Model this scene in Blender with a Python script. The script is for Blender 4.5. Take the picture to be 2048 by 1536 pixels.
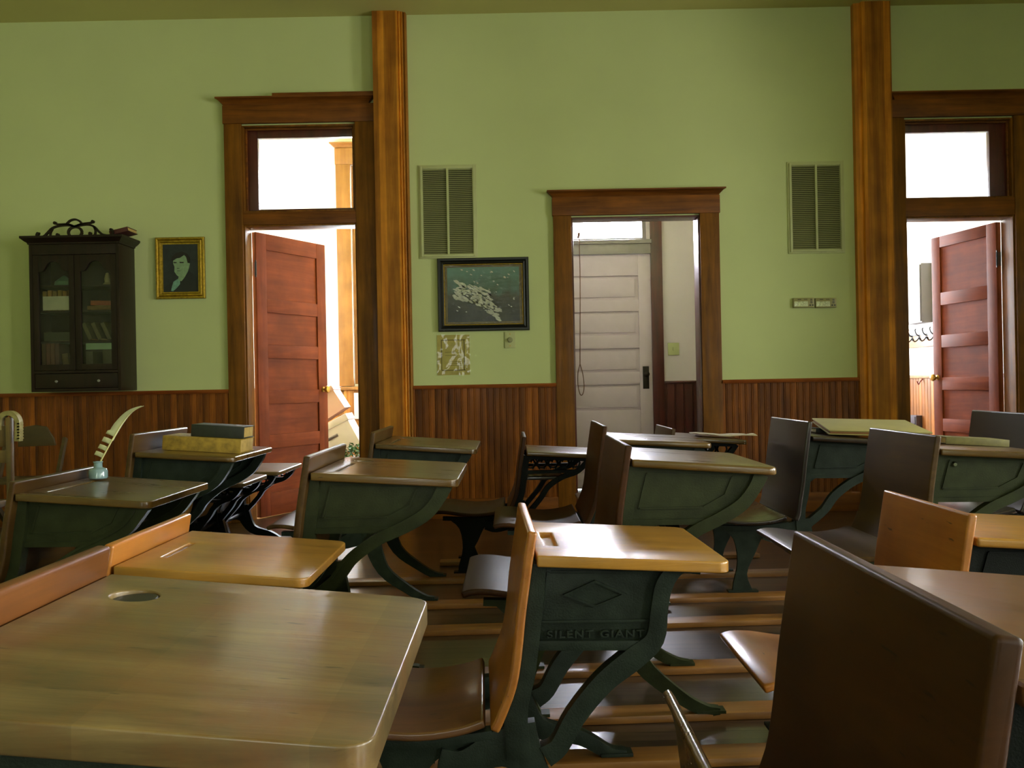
import bpy, bmesh, math, random
from mathutils import Vector, Matrix
random.seed(7)
C = bpy.context.scene
for o in list(bpy.data.objects): bpy.data.objects.remove(o)

# ---------------------------------------------------------------- camera, world, lights
F, H, D, ROLL = 1800.0, 0.95, 6.43, math.radians(1.1)
cam_data = bpy.data.cameras.new('camera'); cam = bpy.data.objects.new('camera', cam_data)
C.collection.objects.link(cam); C.camera = cam
cam_data.sensor_width = 36; cam_data.lens = F/2048*36; cam_data.clip_start = .02
cam.matrix_world = Matrix.Translation((0, 0, H)) @ Matrix.Rotation(math.radians(90), 4, 'X') @ Matrix.Rotation(-ROLL, 4, 'Z')
C.view_settings.view_transform = 'Standard'; C.view_settings.look = 'None'
C.view_settings.gamma = 1; C.view_settings.exposure = 0.87
C.view_settings.use_curve_mapping = False
C.cycles.use_denoising = True
C.cycles.max_bounces = 10; C.cycles.diffuse_bounces = 5; C.cycles.glossy_bounces = 5
C.cycles.transparent_max_bounces = 12; C.cycles.sample_clamp_indirect = 6
C.cycles.caustics_reflective = False; C.cycles.caustics_refractive = False

W = bpy.data.worlds.new('sky'); C.world = W; W.use_nodes = True
wb = W.node_tree.nodes['Background']; wb.inputs[0].default_value = (.84, .93, 1, 1); wb.inputs[1].default_value = 26.0
# overcast sky, much brighter on the sun's side (beyond the wall with the doors) than on the other
_n, _l = W.node_tree.nodes, W.node_tree.links
_tc = _n.new('ShaderNodeTexCoord'); _sx = _n.new('ShaderNodeSeparateXYZ'); _mr = _n.new('ShaderNodeMapRange')
_l.new(_tc.outputs['Generated'], _sx.inputs[0]); _l.new(_sx.outputs['Y'], _mr.inputs['Value'])
_mr.inputs['From Min'].default_value = -.3; _mr.inputs['From Max'].default_value = .85
_mr.inputs['To Min'].default_value = 2.0; _mr.inputs['To Max'].default_value = 30.0
_l.new(_mr.outputs[0], wb.inputs[1])

def area(name, loc, direction, sx, sy, energy, col=(1, 1, 1)):
    l = bpy.data.lights.new(name, 'AREA'); l.shape = 'RECTANGLE'; l.size = sx; l.size_y = sy
    l.energy = energy; l.color = col
    o = bpy.data.objects.new(name, l); C.collection.objects.link(o)
    o.location = loc; o.rotation_euler = Vector(direction).to_track_quat('-Z', 'Z').to_euler()
    return o
RXL, RXR, RYF, CEIL = -4.7, 5.0, -3.2, 3.6
WALL_T = .14
WZ0, WZ1 = .7, 2.5      # sill and head of the added, unseen classroom windows
DAY = (1, .99, .84)
# fill light from unseen windows added in the right wall and behind the camera
LEFT_WIN = []
RIGHT_WIN = [(-1.6, 1.1), (.8, 1.1), (3.2, 1.1)]
FRONT_WIN = [(-.6, .8), (2.6, .8)]
for cy, w in LEFT_WIN: area('window_fill', (RXL-.22, cy, 2.0), (1, 0, -.15), 1.9, w, 16, DAY)
for cy, w in RIGHT_WIN: area('window_fill', (RXR+.22, cy, 1.6), (-1, 0, 0), 1.75, w, 84, DAY)
for cx, w in FRONT_WIN: area('window_fill', (cx, RYF-.22, 1.6), (0, 1, 0), w, 1.75, 14, DAY)
# daylight and added fill in the rooms beyond the doors
area('hall_daylight', (-1.15, 9.25, 2.2), (-.1, -1, -.25), .9, 1.9, 15, (.95, .97, 1))
area('hall_daylight', (-3.9, 8.0, 2.0), (1, 0, -.1), 1.0, 1.8, 170, (.95, .97, 1))
area('cloakroom_fill', (2.75, 9.95, 2.0), (.35, -1, -.1), .9, 1.9, 25, (.96, .97, 1))  # lamp added at an unseen opening to brighten the cloakroom
area('entry_daylight', (.75, 8.22, 2.33), (.1, -1, -.5), .8, .22, 64, (.9, .87, 1))

# ---------------------------------------------------------------- helpers
CO, SI = math.cos(ROLL), math.sin(ROLL)
def px(p, q, d):
    dx, dy = p-1024, q-768
    return ((dx*CO-dy*SI)*d/F, d, H-(dx*SI+dy*CO)*d/F)
def WX(p, q, d=D): return px(p, q, d)[0]
def WZ(p, q, d=D): return px(p, q, d)[2]

def lin(c): return c/12.92 if c <= .04045 else ((c+.055)/1.055)**2.4
def col(h):
    h = h.lstrip('#'); return tuple(lin(int(h[i:i+2], 16)/255) for i in (0, 2, 4))+(1,)

MATS = {}
def newmat(name):
    m = bpy.data.materials.new(name); m.use_nodes = True; MATS[name] = m
    return m, m.node_tree.nodes, m.node_tree.links, m.node_tree.nodes['Principled BSDF']
def plain(name, c, rough=.6, metal=0, var=.12, vscale=9, bump=.0, spec=.5, coat=0):
    m, n, l, b = newmat(name)
    tc = n.new('ShaderNodeTexCoord'); nz = n.new('ShaderNodeTexNoise'); nz.inputs['Scale'].default_value = vscale
    nz.inputs['Detail'].default_value = 5
    l.new(tc.outputs['Object'], nz.inputs['Vector'])
    r = n.new('ShaderNodeValToRGB'); c4 = col(c)
    r.color_ramp.elements[0].position = .3; r.color_ramp.elements[1].position = .7
    r.color_ramp.elements[0].color = tuple(x*(1-var) for x in c4[:3])+(1,)
    r.color_ramp.elements[1].color = tuple(min(1, x*(1+var)) for x in c4[:3])+(1,)
    l.new(nz.outputs['Fac'], r.inputs['Fac']); l.new(r.outputs['Color'], b.inputs['Base Color'])
    b.inputs['Roughness'].default_value = rough; b.inputs['Metallic'].default_value = metal
    b.inputs['Specular IOR Level'].default_value = spec; b.inputs['Coat Weight'].default_value = coat
    b.inputs['Coat Roughness'].default_value = .2
    if bump:
        nz2 = n.new('ShaderNodeTexNoise'); nz2.inputs['Scale'].default_value = vscale*12; nz2.inputs['Detail'].default_value = 3
        l.new(tc.outputs['Object'], nz2.inputs['Vector'])
        bp = n.new('ShaderNodeBump'); bp.inputs['Strength'].default_value = bump; bp.inputs['Distance'].default_value = .004
        l.new(nz2.outputs['Fac'], bp.inputs['Height']); l.new(bp.outputs['Normal'], b.inputs['Normal'])
    return m
def wood(name, dark, light, axis='X', rough=.32, coat=.25, fine=26, board=None, wear=None, wearamt=.5, bump=.12, spec=.5, bvar=(.6, 1.35)):
    m, n, l, b = newmat(name)
    tc = n.new('ShaderNodeTexCoord'); oi = n.new('ShaderNodeObjectInfo')
    add = n.new('ShaderNodeVectorMath'); add.operation = 'ADD'
    sc = n.new('ShaderNodeVectorMath'); sc.operation = 'SCALE'; sc.inputs['Scale'].default_value = 17
    cmb = n.new('ShaderNodeCombineXYZ')
    for i in range(3): l.new(oi.outputs['Random'], cmb.inputs[i])
    l.new(cmb.outputs[0], sc.inputs[0]); l.new(tc.outputs['Object'], add.inputs[0]); l.new(sc.outputs[0], add.inputs[1])
    mp = n.new('ShaderNodeMapping')
    s = [fine, fine, fine]; s['XYZ'.index(axis)] = fine*.07
    mp.inputs['Scale'].default_value = s
    l.new(add.outputs[0], mp.inputs['Vector'])
    nz = n.new('ShaderNodeTexNoise'); nz.inputs['Scale'].default_value = 1; nz.inputs['Detail'].default_value = 7
    nz.inputs['Roughness'].default_value = .65; nz.inputs['Distortion'].default_value = .5
    l.new(mp.outputs[0], nz.inputs['Vector'])
    r = n.new('ShaderNodeValToRGB'); e = r.color_ramp.elements
    e[0].position = .28; e[1].position = .72; e[0].color = col(dark); e[1].color = col(light)
    l.new(nz.outputs['Fac'], r.inputs['Fac'])
    big = n.new('ShaderNodeTexNoise'); big.inputs['Scale'].default_value = 5; big.inputs['Detail'].default_value = 4
    l.new(add.outputs[0], big.inputs['Vector'])
    mr = n.new('ShaderNodeMapRange'); mr.inputs['From Min'].default_value = .3; mr.inputs['From Max'].default_value = .7
    mr.inputs['To Min'].default_value = .78; mr.inputs['To Max'].default_value = 1.2
    l.new(big.outputs['Fac'], mr.inputs['Value'])
    mul = n.new('ShaderNodeMix'); mul.data_type = 'RGBA'; mul.blend_type = 'MULTIPLY'; mul.inputs['Factor'].default_value = 1
    l.new(r.outputs['Color'], mul.inputs['A']); l.new(mr.outputs[0], mul.inputs['B'])
    out = mul.outputs['Result']
    if board:
        ax, wd = board
        sp = n.new('ShaderNodeSeparateXYZ'); l.new(tc.outputs['Object'], sp.inputs[0])
        dv = n.new('ShaderNodeMath'); dv.operation = 'DIVIDE'; dv.inputs[1].default_value = wd
        l.new(sp.outputs['XYZ'.index(ax)], dv.inputs[0])
        fl = n.new('ShaderNodeMath'); fl.operation = 'FLOOR'; l.new(dv.outputs[0], fl.inputs[0])
        wn = n.new('ShaderNodeTexWhiteNoise'); wn.noise_dimensions = '1D'; l.new(fl.outputs[0], wn.inputs['W'])
        m2 = n.new('ShaderNodeMapRange'); m2.inputs['To Min'].default_value = bvar[0]; m2.inputs['To Max'].default_value = bvar[1]
        l.new(wn.outputs['Value'], m2.inputs['Value'])
        mm = n.new('ShaderNodeMix'); mm.data_type = 'RGBA'; mm.blend_type = 'MULTIPLY'; mm.inputs['Factor'].default_value = 1
        l.new(out, mm.inputs['A']); l.new(m2.outputs[0], mm.inputs['B']); out = mm.outputs['Result']
    rg = rough
    if wear:
        nw = n.new('ShaderNodeTexNoise'); nw.inputs['Scale'].default_value = 7; nw.inputs['Detail'].default_value = 9
        nw.inputs['Roughness'].default_value = .7
        l.new(add.outputs[0], nw.inputs['Vector'])
        mw = n.new('ShaderNodeMapRange'); mw.inputs['From Min'].default_value = .45; mw.inputs['From Max'].default_value = .68
        mw.inputs['To Max'].default_value = wearamt
        l.new(nw.outputs['Fac'], mw.inputs['Value'])
        mx = n.new('ShaderNodeMix'); mx.data_type = 'RGBA'; mx.inputs['B'].default_value = col(wear)
        l.new(mw.outputs[0], mx.inputs['Factor']); l.new(out, mx.inputs['A']); out = mx.outputs['Result']
        # short dark dents along the grain
        mp2 = n.new('ShaderNodeMapping'); s2 = [110, 110, 110]; s2['XYZ'.index(axis)] = 15; mp2.inputs['Scale'].default_value = s2
        l.new(add.outputs[0], mp2.inputs['Vector'])
        nd = n.new('ShaderNodeTexNoise'); nd.inputs['Scale'].default_value = 1; nd.inputs['Detail'].default_value = 2
        l.new(mp2.outputs[0], nd.inputs['Vector'])
        md = n.new('ShaderNodeMapRange'); md.inputs['From Min'].default_value = .70; md.inputs['From Max'].default_value = .76
        md.inputs['To Max'].default_value = .75
        l.new(nd.outputs['Fac'], md.inputs['Value'])
        mx2 = n.new('ShaderNodeMix'); mx2.data_type = 'RGBA'; mx2.inputs['B'].default_value = col('#1c130a')
        l.new(md.outputs[0], mx2.inputs['Factor']); l.new(out, mx2.inputs['A']); out = mx2.outputs['Result']
    l.new(out, b.inputs['Base Color'])
    mr2 = n.new('ShaderNodeMapRange'); mr2.inputs['To Min'].default_value = rg*.8; mr2.inputs['To Max'].default_value = rg*1.25
    l.new(nz.outputs['Fac'], mr2.inputs['Value']); l.new(mr2.outputs[0], b.inputs['Roughness'])
    b.inputs['Coat Weight'].default_value = coat; b.inputs['Coat Roughness'].default_value = .12
    b.inputs['Specular IOR Level'].default_value = spec
    bp = n.new('ShaderNodeBump'); bp.inputs['Strength'].default_value = bump; bp.inputs['Distance'].default_value = .003
    l.new(nz.outputs['Fac'], bp.inputs['Height']); l.new(bp.outputs['Normal'], b.inputs['Normal'])
    l.new(bp.outputs['Normal'], b.inputs['Coat Normal'])
    return m
def thin_glass(name, wavy=0, ws=18):
    m, n, l, b = newmat(name)
    n.remove(b); o = n['Material Output']
    t = n.new('ShaderNodeBsdfTransparent'); g = n.new('ShaderNodeBsdfGlossy'); g.inputs['Roughness'].default_value = .03
    fr = n.new('ShaderNodeFresnel'); fr.inputs['IOR'].default_value = 1.35
    if wavy:
        tc = n.new('ShaderNodeTexCoord'); nz = n.new('ShaderNodeTexNoise'); nz.inputs['Scale'].default_value = ws; nz.inputs['Detail'].default_value = 4
        mp = n.new('ShaderNodeMapping'); mp.inputs['Rotation'].default_value = (0, .45, 0); mp.inputs['Scale'].default_value = (.6, 1, 1.8)
        l.new(tc.outputs['Object'], mp.inputs['Vector']); l.new(mp.outputs[0], nz.inputs['Vector'])
        bp = n.new('ShaderNodeBump'); bp.inputs['Strength'].default_value = wavy; bp.inputs['Distance'].default_value = .02
        l.new(nz.outputs['Fac'], bp.inputs['Height']); l.new(bp.outputs['Normal'], g.inputs['Normal'])
    mx = n.new('ShaderNodeMixShader'); l.new(fr.outputs[0], mx.inputs[0]); l.new(t.outputs[0], mx.inputs[1]); l.new(g.outputs[0], mx.inputs[2])
    l.new(mx.outputs[0], o.inputs[0]); return m

# bmesh shape helpers
def box(bm, x0, x1, y0, y1, z0, z1):
    v = [bm.verts.new((x, y, z)) for x in (x0, x1) for y in (y0, y1) for z in (z0, z1)]
    for f in ((0, 1, 3, 2), (4, 6, 7, 5), (0, 4, 5, 1), (2, 3, 7, 6), (0, 2, 6, 4), (1, 5, 7, 3)):
        bm.faces.new([v[i] for i in f])
def prism(bm, poly, a, b, axis='y'):
    """extrude a polygon given in the two other axes; y: (x,z); x: (y,z); z: (x,y)"""
    def P(u, w, t):
        return (u, t, w) if axis == 'y' else (t, u, w) if axis == 'x' else (u, w, t)
    A = [bm.verts.new(P(u, w, a)) for u, w in poly]; B = [bm.verts.new(P(u, w, b)) for u, w in poly]
    n = len(poly)
    bm.faces.new(A); bm.faces.new(B[::-1])
    for i in range(n): bm.faces.new((A[i], B[i], B[(i+1) % n], A[(i+1) % n]))
def offset_path(pts, w):
    L, R = [], []
    n = len(pts)
    for i, p in enumerate(pts):
        a = Vector(pts[max(0, i-1)]); b = Vector(pts[min(n-1, i+1)]); t = (b-a).normalized(); nn = Vector((-t.y, t.x))
        ww = (w[i] if isinstance(w, (list, tuple)) else w)/2
        L.append(tuple(Vector(p)+nn*ww)); R.append(tuple(Vector(p)-nn*ww))
    return L, R
def smooth(pts, k=4):
    """Catmull-Rom through 2D or 3D points"""
    P = [Vector(p) for p in pts]; out = []
    for i in range(len(P)-1):
        p0 = P[i-1] if i else P[0]*2-P[1]; p1, p2 = P[i], P[i+1]
        p3 = P[i+2] if i+2 < len(P) else P[-1]*2-P[-2]
        for j in range(k):
            t = j/k
            out.append(tuple(.5*((2*p1)+(p2-p0)*t+(2*p0-5*p1+4*p2-p3)*t*t+(3*p1-p0-3*p2+p3)*t**3)))
    out.append(tuple(P[-1])); return out
def ribbon(bm, pts, w, a, b, k=4, axis='y'):
    """flat bar of width w following a smooth path in the (x,z) plane, a..b thick"""
    wl = w
    if k > 1:
        if isinstance(w, (list, tuple)):
            ws = smooth([(x, 0) for x in w], k); wl = [x[0] for x in ws]
        pts = smooth(pts, k)
    L, R = offset_path(pts, wl)
    def P(u, t): return (u[0], t, u[1]) if axis == 'y' else (t, u[0], u[1])
    rows = [[bm.verts.new(P(L[i], a)), bm.verts.new(P(R[i], a)), bm.verts.new(P(R[i], b)), bm.verts.new(P(L[i], b))] for i in range(len(L))]
    for i in range(len(rows)-1):
        for j in range(4):
            bm.faces.new((rows[i][j], rows[i][(j+1) % 4], rows[i+1][(j+1) % 4], rows[i+1][j]))
    bm.faces.new(rows[0][::-1]); bm.faces.new(rows[-1])
def tube(bm, pts, r, seg=8, k=4):
    rr = r
    if k > 1:
        if isinstance(r, (list, tuple)): rr = [x[0] for x in smooth([(x, 0) for x in r], k)]
        pts = smooth(pts, k)
    P = [Vector(p) for p in pts]; rows = []; up = Vector((.13, .31, .94))
    for i, p in enumerate(P):
        t = (P[min(i+1, len(P)-1)]-P[max(i-1, 0)]).normalized()
        u = t.cross(up); u = u.normalized() if u.length > 1e-5 else Vector((1, 0, 0)); v = t.cross(u)
        q = rr[i] if isinstance(rr, (list, tuple)) else rr
        rows.append([bm.verts.new(p+(u*math.cos(2*math.pi*j/seg)+v*math.sin(2*math.pi*j/seg))*q) for j in range(seg)])
    for i in range(len(rows)-1):
        for j in range(seg):
            bm.faces.new((rows[i][j], rows[i][(j+1) % seg], rows[i+1][(j+1) % seg], rows[i+1][j]))
    bm.faces.new(rows[0][::-1]); bm.faces.new(rows[-1])
def lathe(bm, prof, c=(0, 0, 0), seg=24, axis='z'):
    rows = []
    for r, z in prof:
        ring = []
        for j in range(seg):
            a = 2*math.pi*j/seg; x, y = r*math.cos(a), r*math.sin(a)
            p = (x, y, z) if axis == 'z' else (x, z, y) if axis == 'y' else (z, x, y)
            ring.append(bm.verts.new(Vector(p)+Vector(c)))
        rows.append(ring)
    for i in range(len(rows)-1):
        for j in range(seg): bm.faces.new((rows[i][j], rows[i][(j+1) % seg], rows[i+1][(j+1) % seg], rows[i+1][j]))
    bm.faces.new(rows[0][::-1]); bm.faces.new(rows[-1])
def bevel(bm, w, seg=2, ang=35):
    bmesh.ops.recalc_face_normals(bm, faces=bm.faces)
    e = [e for e in bm.edges if len(e.link_faces) == 2 and e.calc_face_angle(0) > math.radians(ang)]
    if e: bmesh.ops.bevel(bm, geom=e, offset=w, segments=seg, affect='EDGES', clamp_overlap=True, profile=.6)
def obj(name, bm, mat, parent=None, bev=0, seg=2, sharp=38):
    if bev: bevel(bm, bev, seg)
    bmesh.ops.recalc_face_normals(bm, faces=bm.faces)
    me = bpy.data.meshes.new(name); bm.to_mesh(me); bm.free()
    for p in me.polygons: p.use_smooth = True
    me.set_sharp_from_angle(angle=math.radians(sharp))
    if mat: me.materials.append(mat)
    o = bpy.data.objects.new(name, me); C.collection.objects.link(o)
    if parent: o.parent = parent
    return o
def cut(o, bms):
    """carve the given closed shapes out of o (real recesses)"""
    me = bpy.data.meshes.new('cutter'); bmesh.ops.recalc_face_normals(bms, faces=bms.faces); bms.to_mesh(me); bms.free()
    c = bpy.data.objects.new('cutter', me); C.collection.objects.link(c)
    c.parent = o.parent
    md = o.modifiers.new('b', 'BOOLEAN'); md.operation = 'DIFFERENCE'; md.object = c; md.solver = 'EXACT'
    bpy.context.view_layer.update()
    dg = bpy.context.evaluated_depsgraph_get()
    nm = bpy.data.meshes.new_from_object(o.evaluated_get(dg)); old = o.data
    o.modifiers.clear(); nm.name = old.name; o.data = nm
    for p in nm.polygons: p.use_smooth = True
    nm.set_sharp_from_angle(angle=math.radians(38))
    bpy.data.objects.remove(c)
def tag(o, label, cat, group=None, kind=None):
    o['label'] = label; o['category'] = cat
    if group: o['group'] = group
    if kind: o['kind'] = kind
    return o
def struct(o, label, cat): return tag(o, label, cat, kind='structure')
def thing(name, label, cat, loc=(0, 0, 0), rz=0, group=None, kind=None):
    o = bpy.data.objects.new(name, None); C.collection.objects.link(o); o.empty_display_size = .1
    o.location = loc; o.rotation_euler = (0, 0, rz)
    return tag(o, label, cat, group, kind)
def BM(): return bmesh.new()
def bx(*a):
    bm = BM(); box(bm, *a); return bm

# ---------------------------------------------------------------- materials
M_wall = plain('wall_paint', '#c1ca90', .75, var=.04, vscale=1.6, bump=.12, spec=.3)
M_hall = plain('hall_plaster', '#f0ebe8', .8, var=.03, vscale=2)
M_vest = plain('entry_plaster', '#d6c9cc', .8, var=.03, vscale=2)
M_ceil = plain('ceiling_paint', '#c4bd78', .8, var=.05, vscale=1)
M_trim = wood('casing_wood_vertical', '#533007', '#8c5812', 'Z', .5, .03, 22, spec=.25)
M_trimh = wood('casing_wood_horizontal', '#4f290a', '#8c5216', 'X', .5, .03, 22, spec=.25)
M_post = wood('post_wood', '#8f4f0a', '#cf8824', 'Z', .5, .03, 20, board=('X', .043), spec=.25)
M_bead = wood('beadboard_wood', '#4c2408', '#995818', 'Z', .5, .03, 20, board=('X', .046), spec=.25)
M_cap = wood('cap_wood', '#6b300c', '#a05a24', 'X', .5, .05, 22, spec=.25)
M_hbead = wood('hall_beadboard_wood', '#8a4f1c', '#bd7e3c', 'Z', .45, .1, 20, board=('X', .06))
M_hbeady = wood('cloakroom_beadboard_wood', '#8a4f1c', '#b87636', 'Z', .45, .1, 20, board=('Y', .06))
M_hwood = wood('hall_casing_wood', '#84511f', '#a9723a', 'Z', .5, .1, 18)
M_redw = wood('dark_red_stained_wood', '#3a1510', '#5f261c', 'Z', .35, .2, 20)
M_door = wood('red_brown_door_wood', '#652a12', '#863f20', 'X', .55, .0, 16, spec=.12)
M_doorz = wood('red_brown_door_stile_wood', '#652a12', '#843e1f', 'Z', .55, .0, 16, spec=.12)
M_white = plain('white_door_paint', '#cab8c2', .5, var=.03)
M_iron = plain('green_black_iron', '#232c24', .45, metal=0, var=.3, vscale=22, bump=.2, coat=.0, spec=.22)
M_irond = plain('dark_iron', '#0f1310', .5, var=.25, vscale=30, bump=.2, coat=.0, spec=.13)
M_irong = plain('green_painted_iron', '#30361f', .45, var=.25, vscale=18, bump=.15, coat=.0, spec=.2)
M_gold = wood('golden_desk_wood', '#96651f', '#c08d3e', 'X', .3, .3, 24, bump=.4, wear='#a87e44', wearamt=.4)
M_goldy = wood('golden_backrest_wood', '#985a1e', '#b87630', 'Y', .36, .2, 24, wear='#a5783e', wearamt=.3)
M_edge = wood('pale_end_grain_wood', '#9a6a2c', '#c08c46', 'Z', .45, .1, 30)
M_worn = wood('worn_grey_brown_desk_wood', '#503f25', '#927a4e', 'X', .36, .2, 22, bump=.25, wear='#7a5029', wearamt=.8, board=('X', .098), bvar=(.88, 1.12))
M_wornr = wood('worn_brown_rail_wood', '#552f10', '#78481e', 'Y', .42, .08, 22, spec=.3)
M_brown = wood('brown_desk_wood', '#45300f', '#705324', 'X', .28, .35, 26, bump=.4, wear='#4a3716', wearamt=.4)
M_browny = wood('brown_backrest_wood', '#3c260d', '#58401c', 'Y', .38, .08, 26, spec=.3)
M_red = wood('dark_red_brown_desk_wood', '#5c3a1e', '#805833', 'X', .32, .25, 24, wear='#6b4a26', wearamt=.4)
M_redy = wood('dark_red_brown_backrest_wood', '#301a08', '#4a2b11', 'Y', .42, .0, 20, wear='#33200f', wearamt=.4, spec=.2)
M_dark = wood('near_black_desk_wood', '#20150e', '#36271b', 'X', .28, .4, 24, bump=.04)
M_darky = wood('near_black_backrest_wood', '#1c1310', '#2e221b', 'Y', .32, .3, 24, bump=.03)
M_run = wood('orange_runner_wood', '#6b421b', '#9a6a30', 'X', .42, .15, 24)
M_cab = wood('dark_walnut', '#140c06', '#28180c', 'Z', .45, .05, 20, spec=.3)
M_black = plain('black_paint', '#10110f', .4, var=.1)
M_brass = plain('aged_brass', '#b58a3c', .3, metal=.9, var=.2, vscale=40)
M_giltf = plain('gilt_frame', '#a5862a', .32, metal=.75, var=.35, vscale=60, bump=.2)
M_chrome = plain('polished_steel', '#b9bbb6', .2, metal=1, var=.05)
M_cream = plain('cream_enamel', '#b4b883', .5, var=.04)
M_slat = plain('vent_slat_enamel', '#8b8c60', .55, var=.05)
M_glass = thin_glass('window_glass')
M_blackp = plain('vent_back_black', '#070706', .9)

# floor boards
mf, n, l, b = newmat('dark_floor_boards'); M_floor = mf
tc = n.new('ShaderNodeTexCoord'); br = n.new('ShaderNodeTexBrick')
br.inputs['Scale'].default_value = 1; br.inputs['Brick Width'].default_value = 1.7; br.inputs['Row Height'].default_value = .058
br.inputs['Mortar Size'].default_value = .0022; br.inputs['Mortar Smooth'].default_value = .1; br.offset = .37
br.inputs['Color1'].default_value = col('#2a1f17'); br.inputs['Color2'].default_value = col('#43311f'); br.inputs['Mortar'].default_value = col('#0c0805')
l.new(tc.outputs['Object'], br.inputs['Vector'])
mp = n.new('ShaderNodeMapping'); mp.inputs['Scale'].default_value = (2.2, 40, 1); l.new(tc.outputs['Object'], mp.inputs['Vector'])
nz = n.new('ShaderNodeTexNoise'); nz.inputs['Scale'].default_value = 1; nz.inputs['Detail'].default_value = 7; l.new(mp.outputs[0], nz.inputs['Vector'])
mr = n.new('ShaderNodeMapRange'); mr.inputs['From Min'].default_value = .3; mr.inputs['From Max'].default_value = .7
mr.inputs['To Min'].default_value = .6; mr.inputs['To Max'].default_value = 1.3; l.new(nz.outputs['Fac'], mr.inputs['Value'])
mx = n.new('ShaderNodeMix'); mx.data_type = 'RGBA'; mx.blend_type = 'MULTIPLY'; mx.inputs['Factor'].default_value = 1
l.new(br.outputs['Color'], mx.inputs['A']); l.new(mr.outputs[0], mx.inputs['B']); l.new(mx.outputs['Result'], b.inputs['Base Color'])
b.inputs['Roughness'].default_value = .3; b.inputs['Coat Weight'].default_value = .45; b.inputs['Coat Roughness'].default_value = .14
ad = n.new('ShaderNodeMath'); ad.operation = 'MULTIPLY_ADD'; ad.inputs[1].default_value = .35
inv = n.new('ShaderNodeMath'); inv.operation = 'SUBTRACT'; inv.inputs[0].default_value = 1; l.new(br.outputs['Fac'], inv.inputs[1])
l.new(nz.outputs['Fac'], ad.inputs[0]); l.new(inv.outputs[0], ad.inputs[2])
bp = n.new('ShaderNodeBump'); bp.inputs['Strength'].default_value = .22; bp.inputs['Distance'].default_value = .004
l.new(ad.outputs[0], bp.inputs['Height']); l.new(bp.outputs['Normal'], b.inputs['Normal']); l.new(bp.outputs['Normal'], b.inputs['Coat Normal'])

# ---------------------------------------------------------------- the room shell
def holed(u0, u1, z0, z1, holes, a, b2, axis='y'):
    """wall slab between a and b2 with rectangular openings (u0,u1,z0,z1)"""
    us = sorted({u0, u1, *[h[0] for h in holes], *[h[1] for h in holes]}); zs = sorted({z0, z1, *[h[2] for h in holes], *[h[3] for h in holes]})
    bm = BM()
    for i in range(len(us)-1):
        for j in range(len(zs)-1):
            cu, cz = (us[i]+us[i+1])/2, (zs[j]+zs[j+1])/2
            if any(h[0] < cu < h[1] and h[2] < cz < h[3] for h in holes): continue
            if axis == 'y': box(bm, us[i], us[i+1], a, b2, zs[j], zs[j+1])
            else: box(bm, a, b2, us[i], us[i+1], zs[j], zs[j+1])
    bmesh.ops.remove_doubles(bm, verts=bm.verts, dist=1e-5)
    # drop the inner faces where two cells meet
    cen = {}
    for f in bm.faces: cen.setdefault(tuple(sorted(v.index for v in f.verts)), []).append(f)
    bm.verts.index_update(); cen = {}
    for f in bm.faces: cen.setdefault(tuple(sorted(v.index for v in f.verts)), []).append(f)
    dead = [f for fs in cen.values() if len(fs) > 1 for f in fs]
    bmesh.ops.delete(bm, geom=dead, context='FACES_ONLY')
    return bm

# openings in the wall with the doors, measured on the photograph at the wall's distance
LD = (WX(490, 560), WX(716, 560), WZ(600, 449))          # left door: x0, x1, head height
LT = (WZ(600, 250), WZ(600, 424))                        # its transom light: top, bottom
CD = (WX(1145, 600), WX(1401, 600), WZ(1270, 433))
RD = (WX(1812, 600), WX(2030, 600), WZ(1900, 433))
RT = (WZ(1900, 238), WZ(1900, 398))
CAPZ = .925
struct(obj('floor', bx(RXL-.2, RXR+.2, RYF-.2, 10.2, -.12, 0), M_floor), 'dark narrow-board wooden floor running under all the desks', 'floor')
struct(obj('ceiling', bx(RXL-.2, RXR+.2, RYF-.2, 10.2, CEIL, CEIL+.12), M_ceil), 'plain olive ceiling over the classroom', 'ceiling')
holes = [(LD[0], LD[1], 0, LD[2]), (LD[0], LD[1], LT[1], LT[0]), (CD[0], CD[1], 0, CD[2]), (RD[0], RD[1], 0, RD[2]), (RD[0], RD[1], RT[1], RT[0])]
struct(obj('wall_back', holed(RXL-.2, RXR+.2, 0, CEIL, holes, D, D+WALL_T), M_wall), 'green painted plaster wall with three doorways', 'wall')
wl = [(cy-w/2, cy+w/2, WZ0, WZ1) for cy, w in LEFT_WIN]; wf = [(cx-w/2, cx+w/2, WZ0, WZ1) for cx, w in FRONT_WIN]
struct(obj('wall_left', holed(RYF-.2, D, 0, CEIL, wl, RXL-.14, RXL, 'x'), M_wall), 'green painted side wall left of the desks', 'wall')
struct(obj('wall_right', holed(RYF-.2, D, 0, CEIL, [(cy-w/2, cy+w/2, WZ0, WZ1) for cy, w in RIGHT_WIN], RXR, RXR+.14, 'x'), M_wall), 'green painted side wall with added tall windows, right of the desks', 'wall')
struct(obj('wall_front', holed(RXL, RXR, 0, CEIL, wf, RYF-.14, RYF), M_wall), 'green painted wall with added tall windows behind the viewer', 'wall')
wn = 0
def added_window(x, y, w, axis, lab):
    global wn; wn += 1
    t = thing(f'window_{wn}', f'added, unseen tall cream-framed sash window, {lab}', 'window', (x, y, 0), 0 if axis == 'y' else math.pi/2, kind='structure')
    bm = BM()
    for a in (-w/2, w/2-.05): box(bm, a, a+.05, -.03, .03, WZ0, WZ1)
    for z in (WZ0, (WZ0+WZ1)/2-.025, WZ1-.05): box(bm, -w/2+.05, w/2-.05, -.025, .025, z, z+.05)
    obj('sash', bm, M_cream, t, .004)
    obj('glass', bx(-w/2+.05, w/2-.05, -.003, .003, WZ0+.05, WZ1-.05), M_glass, t)
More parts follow.
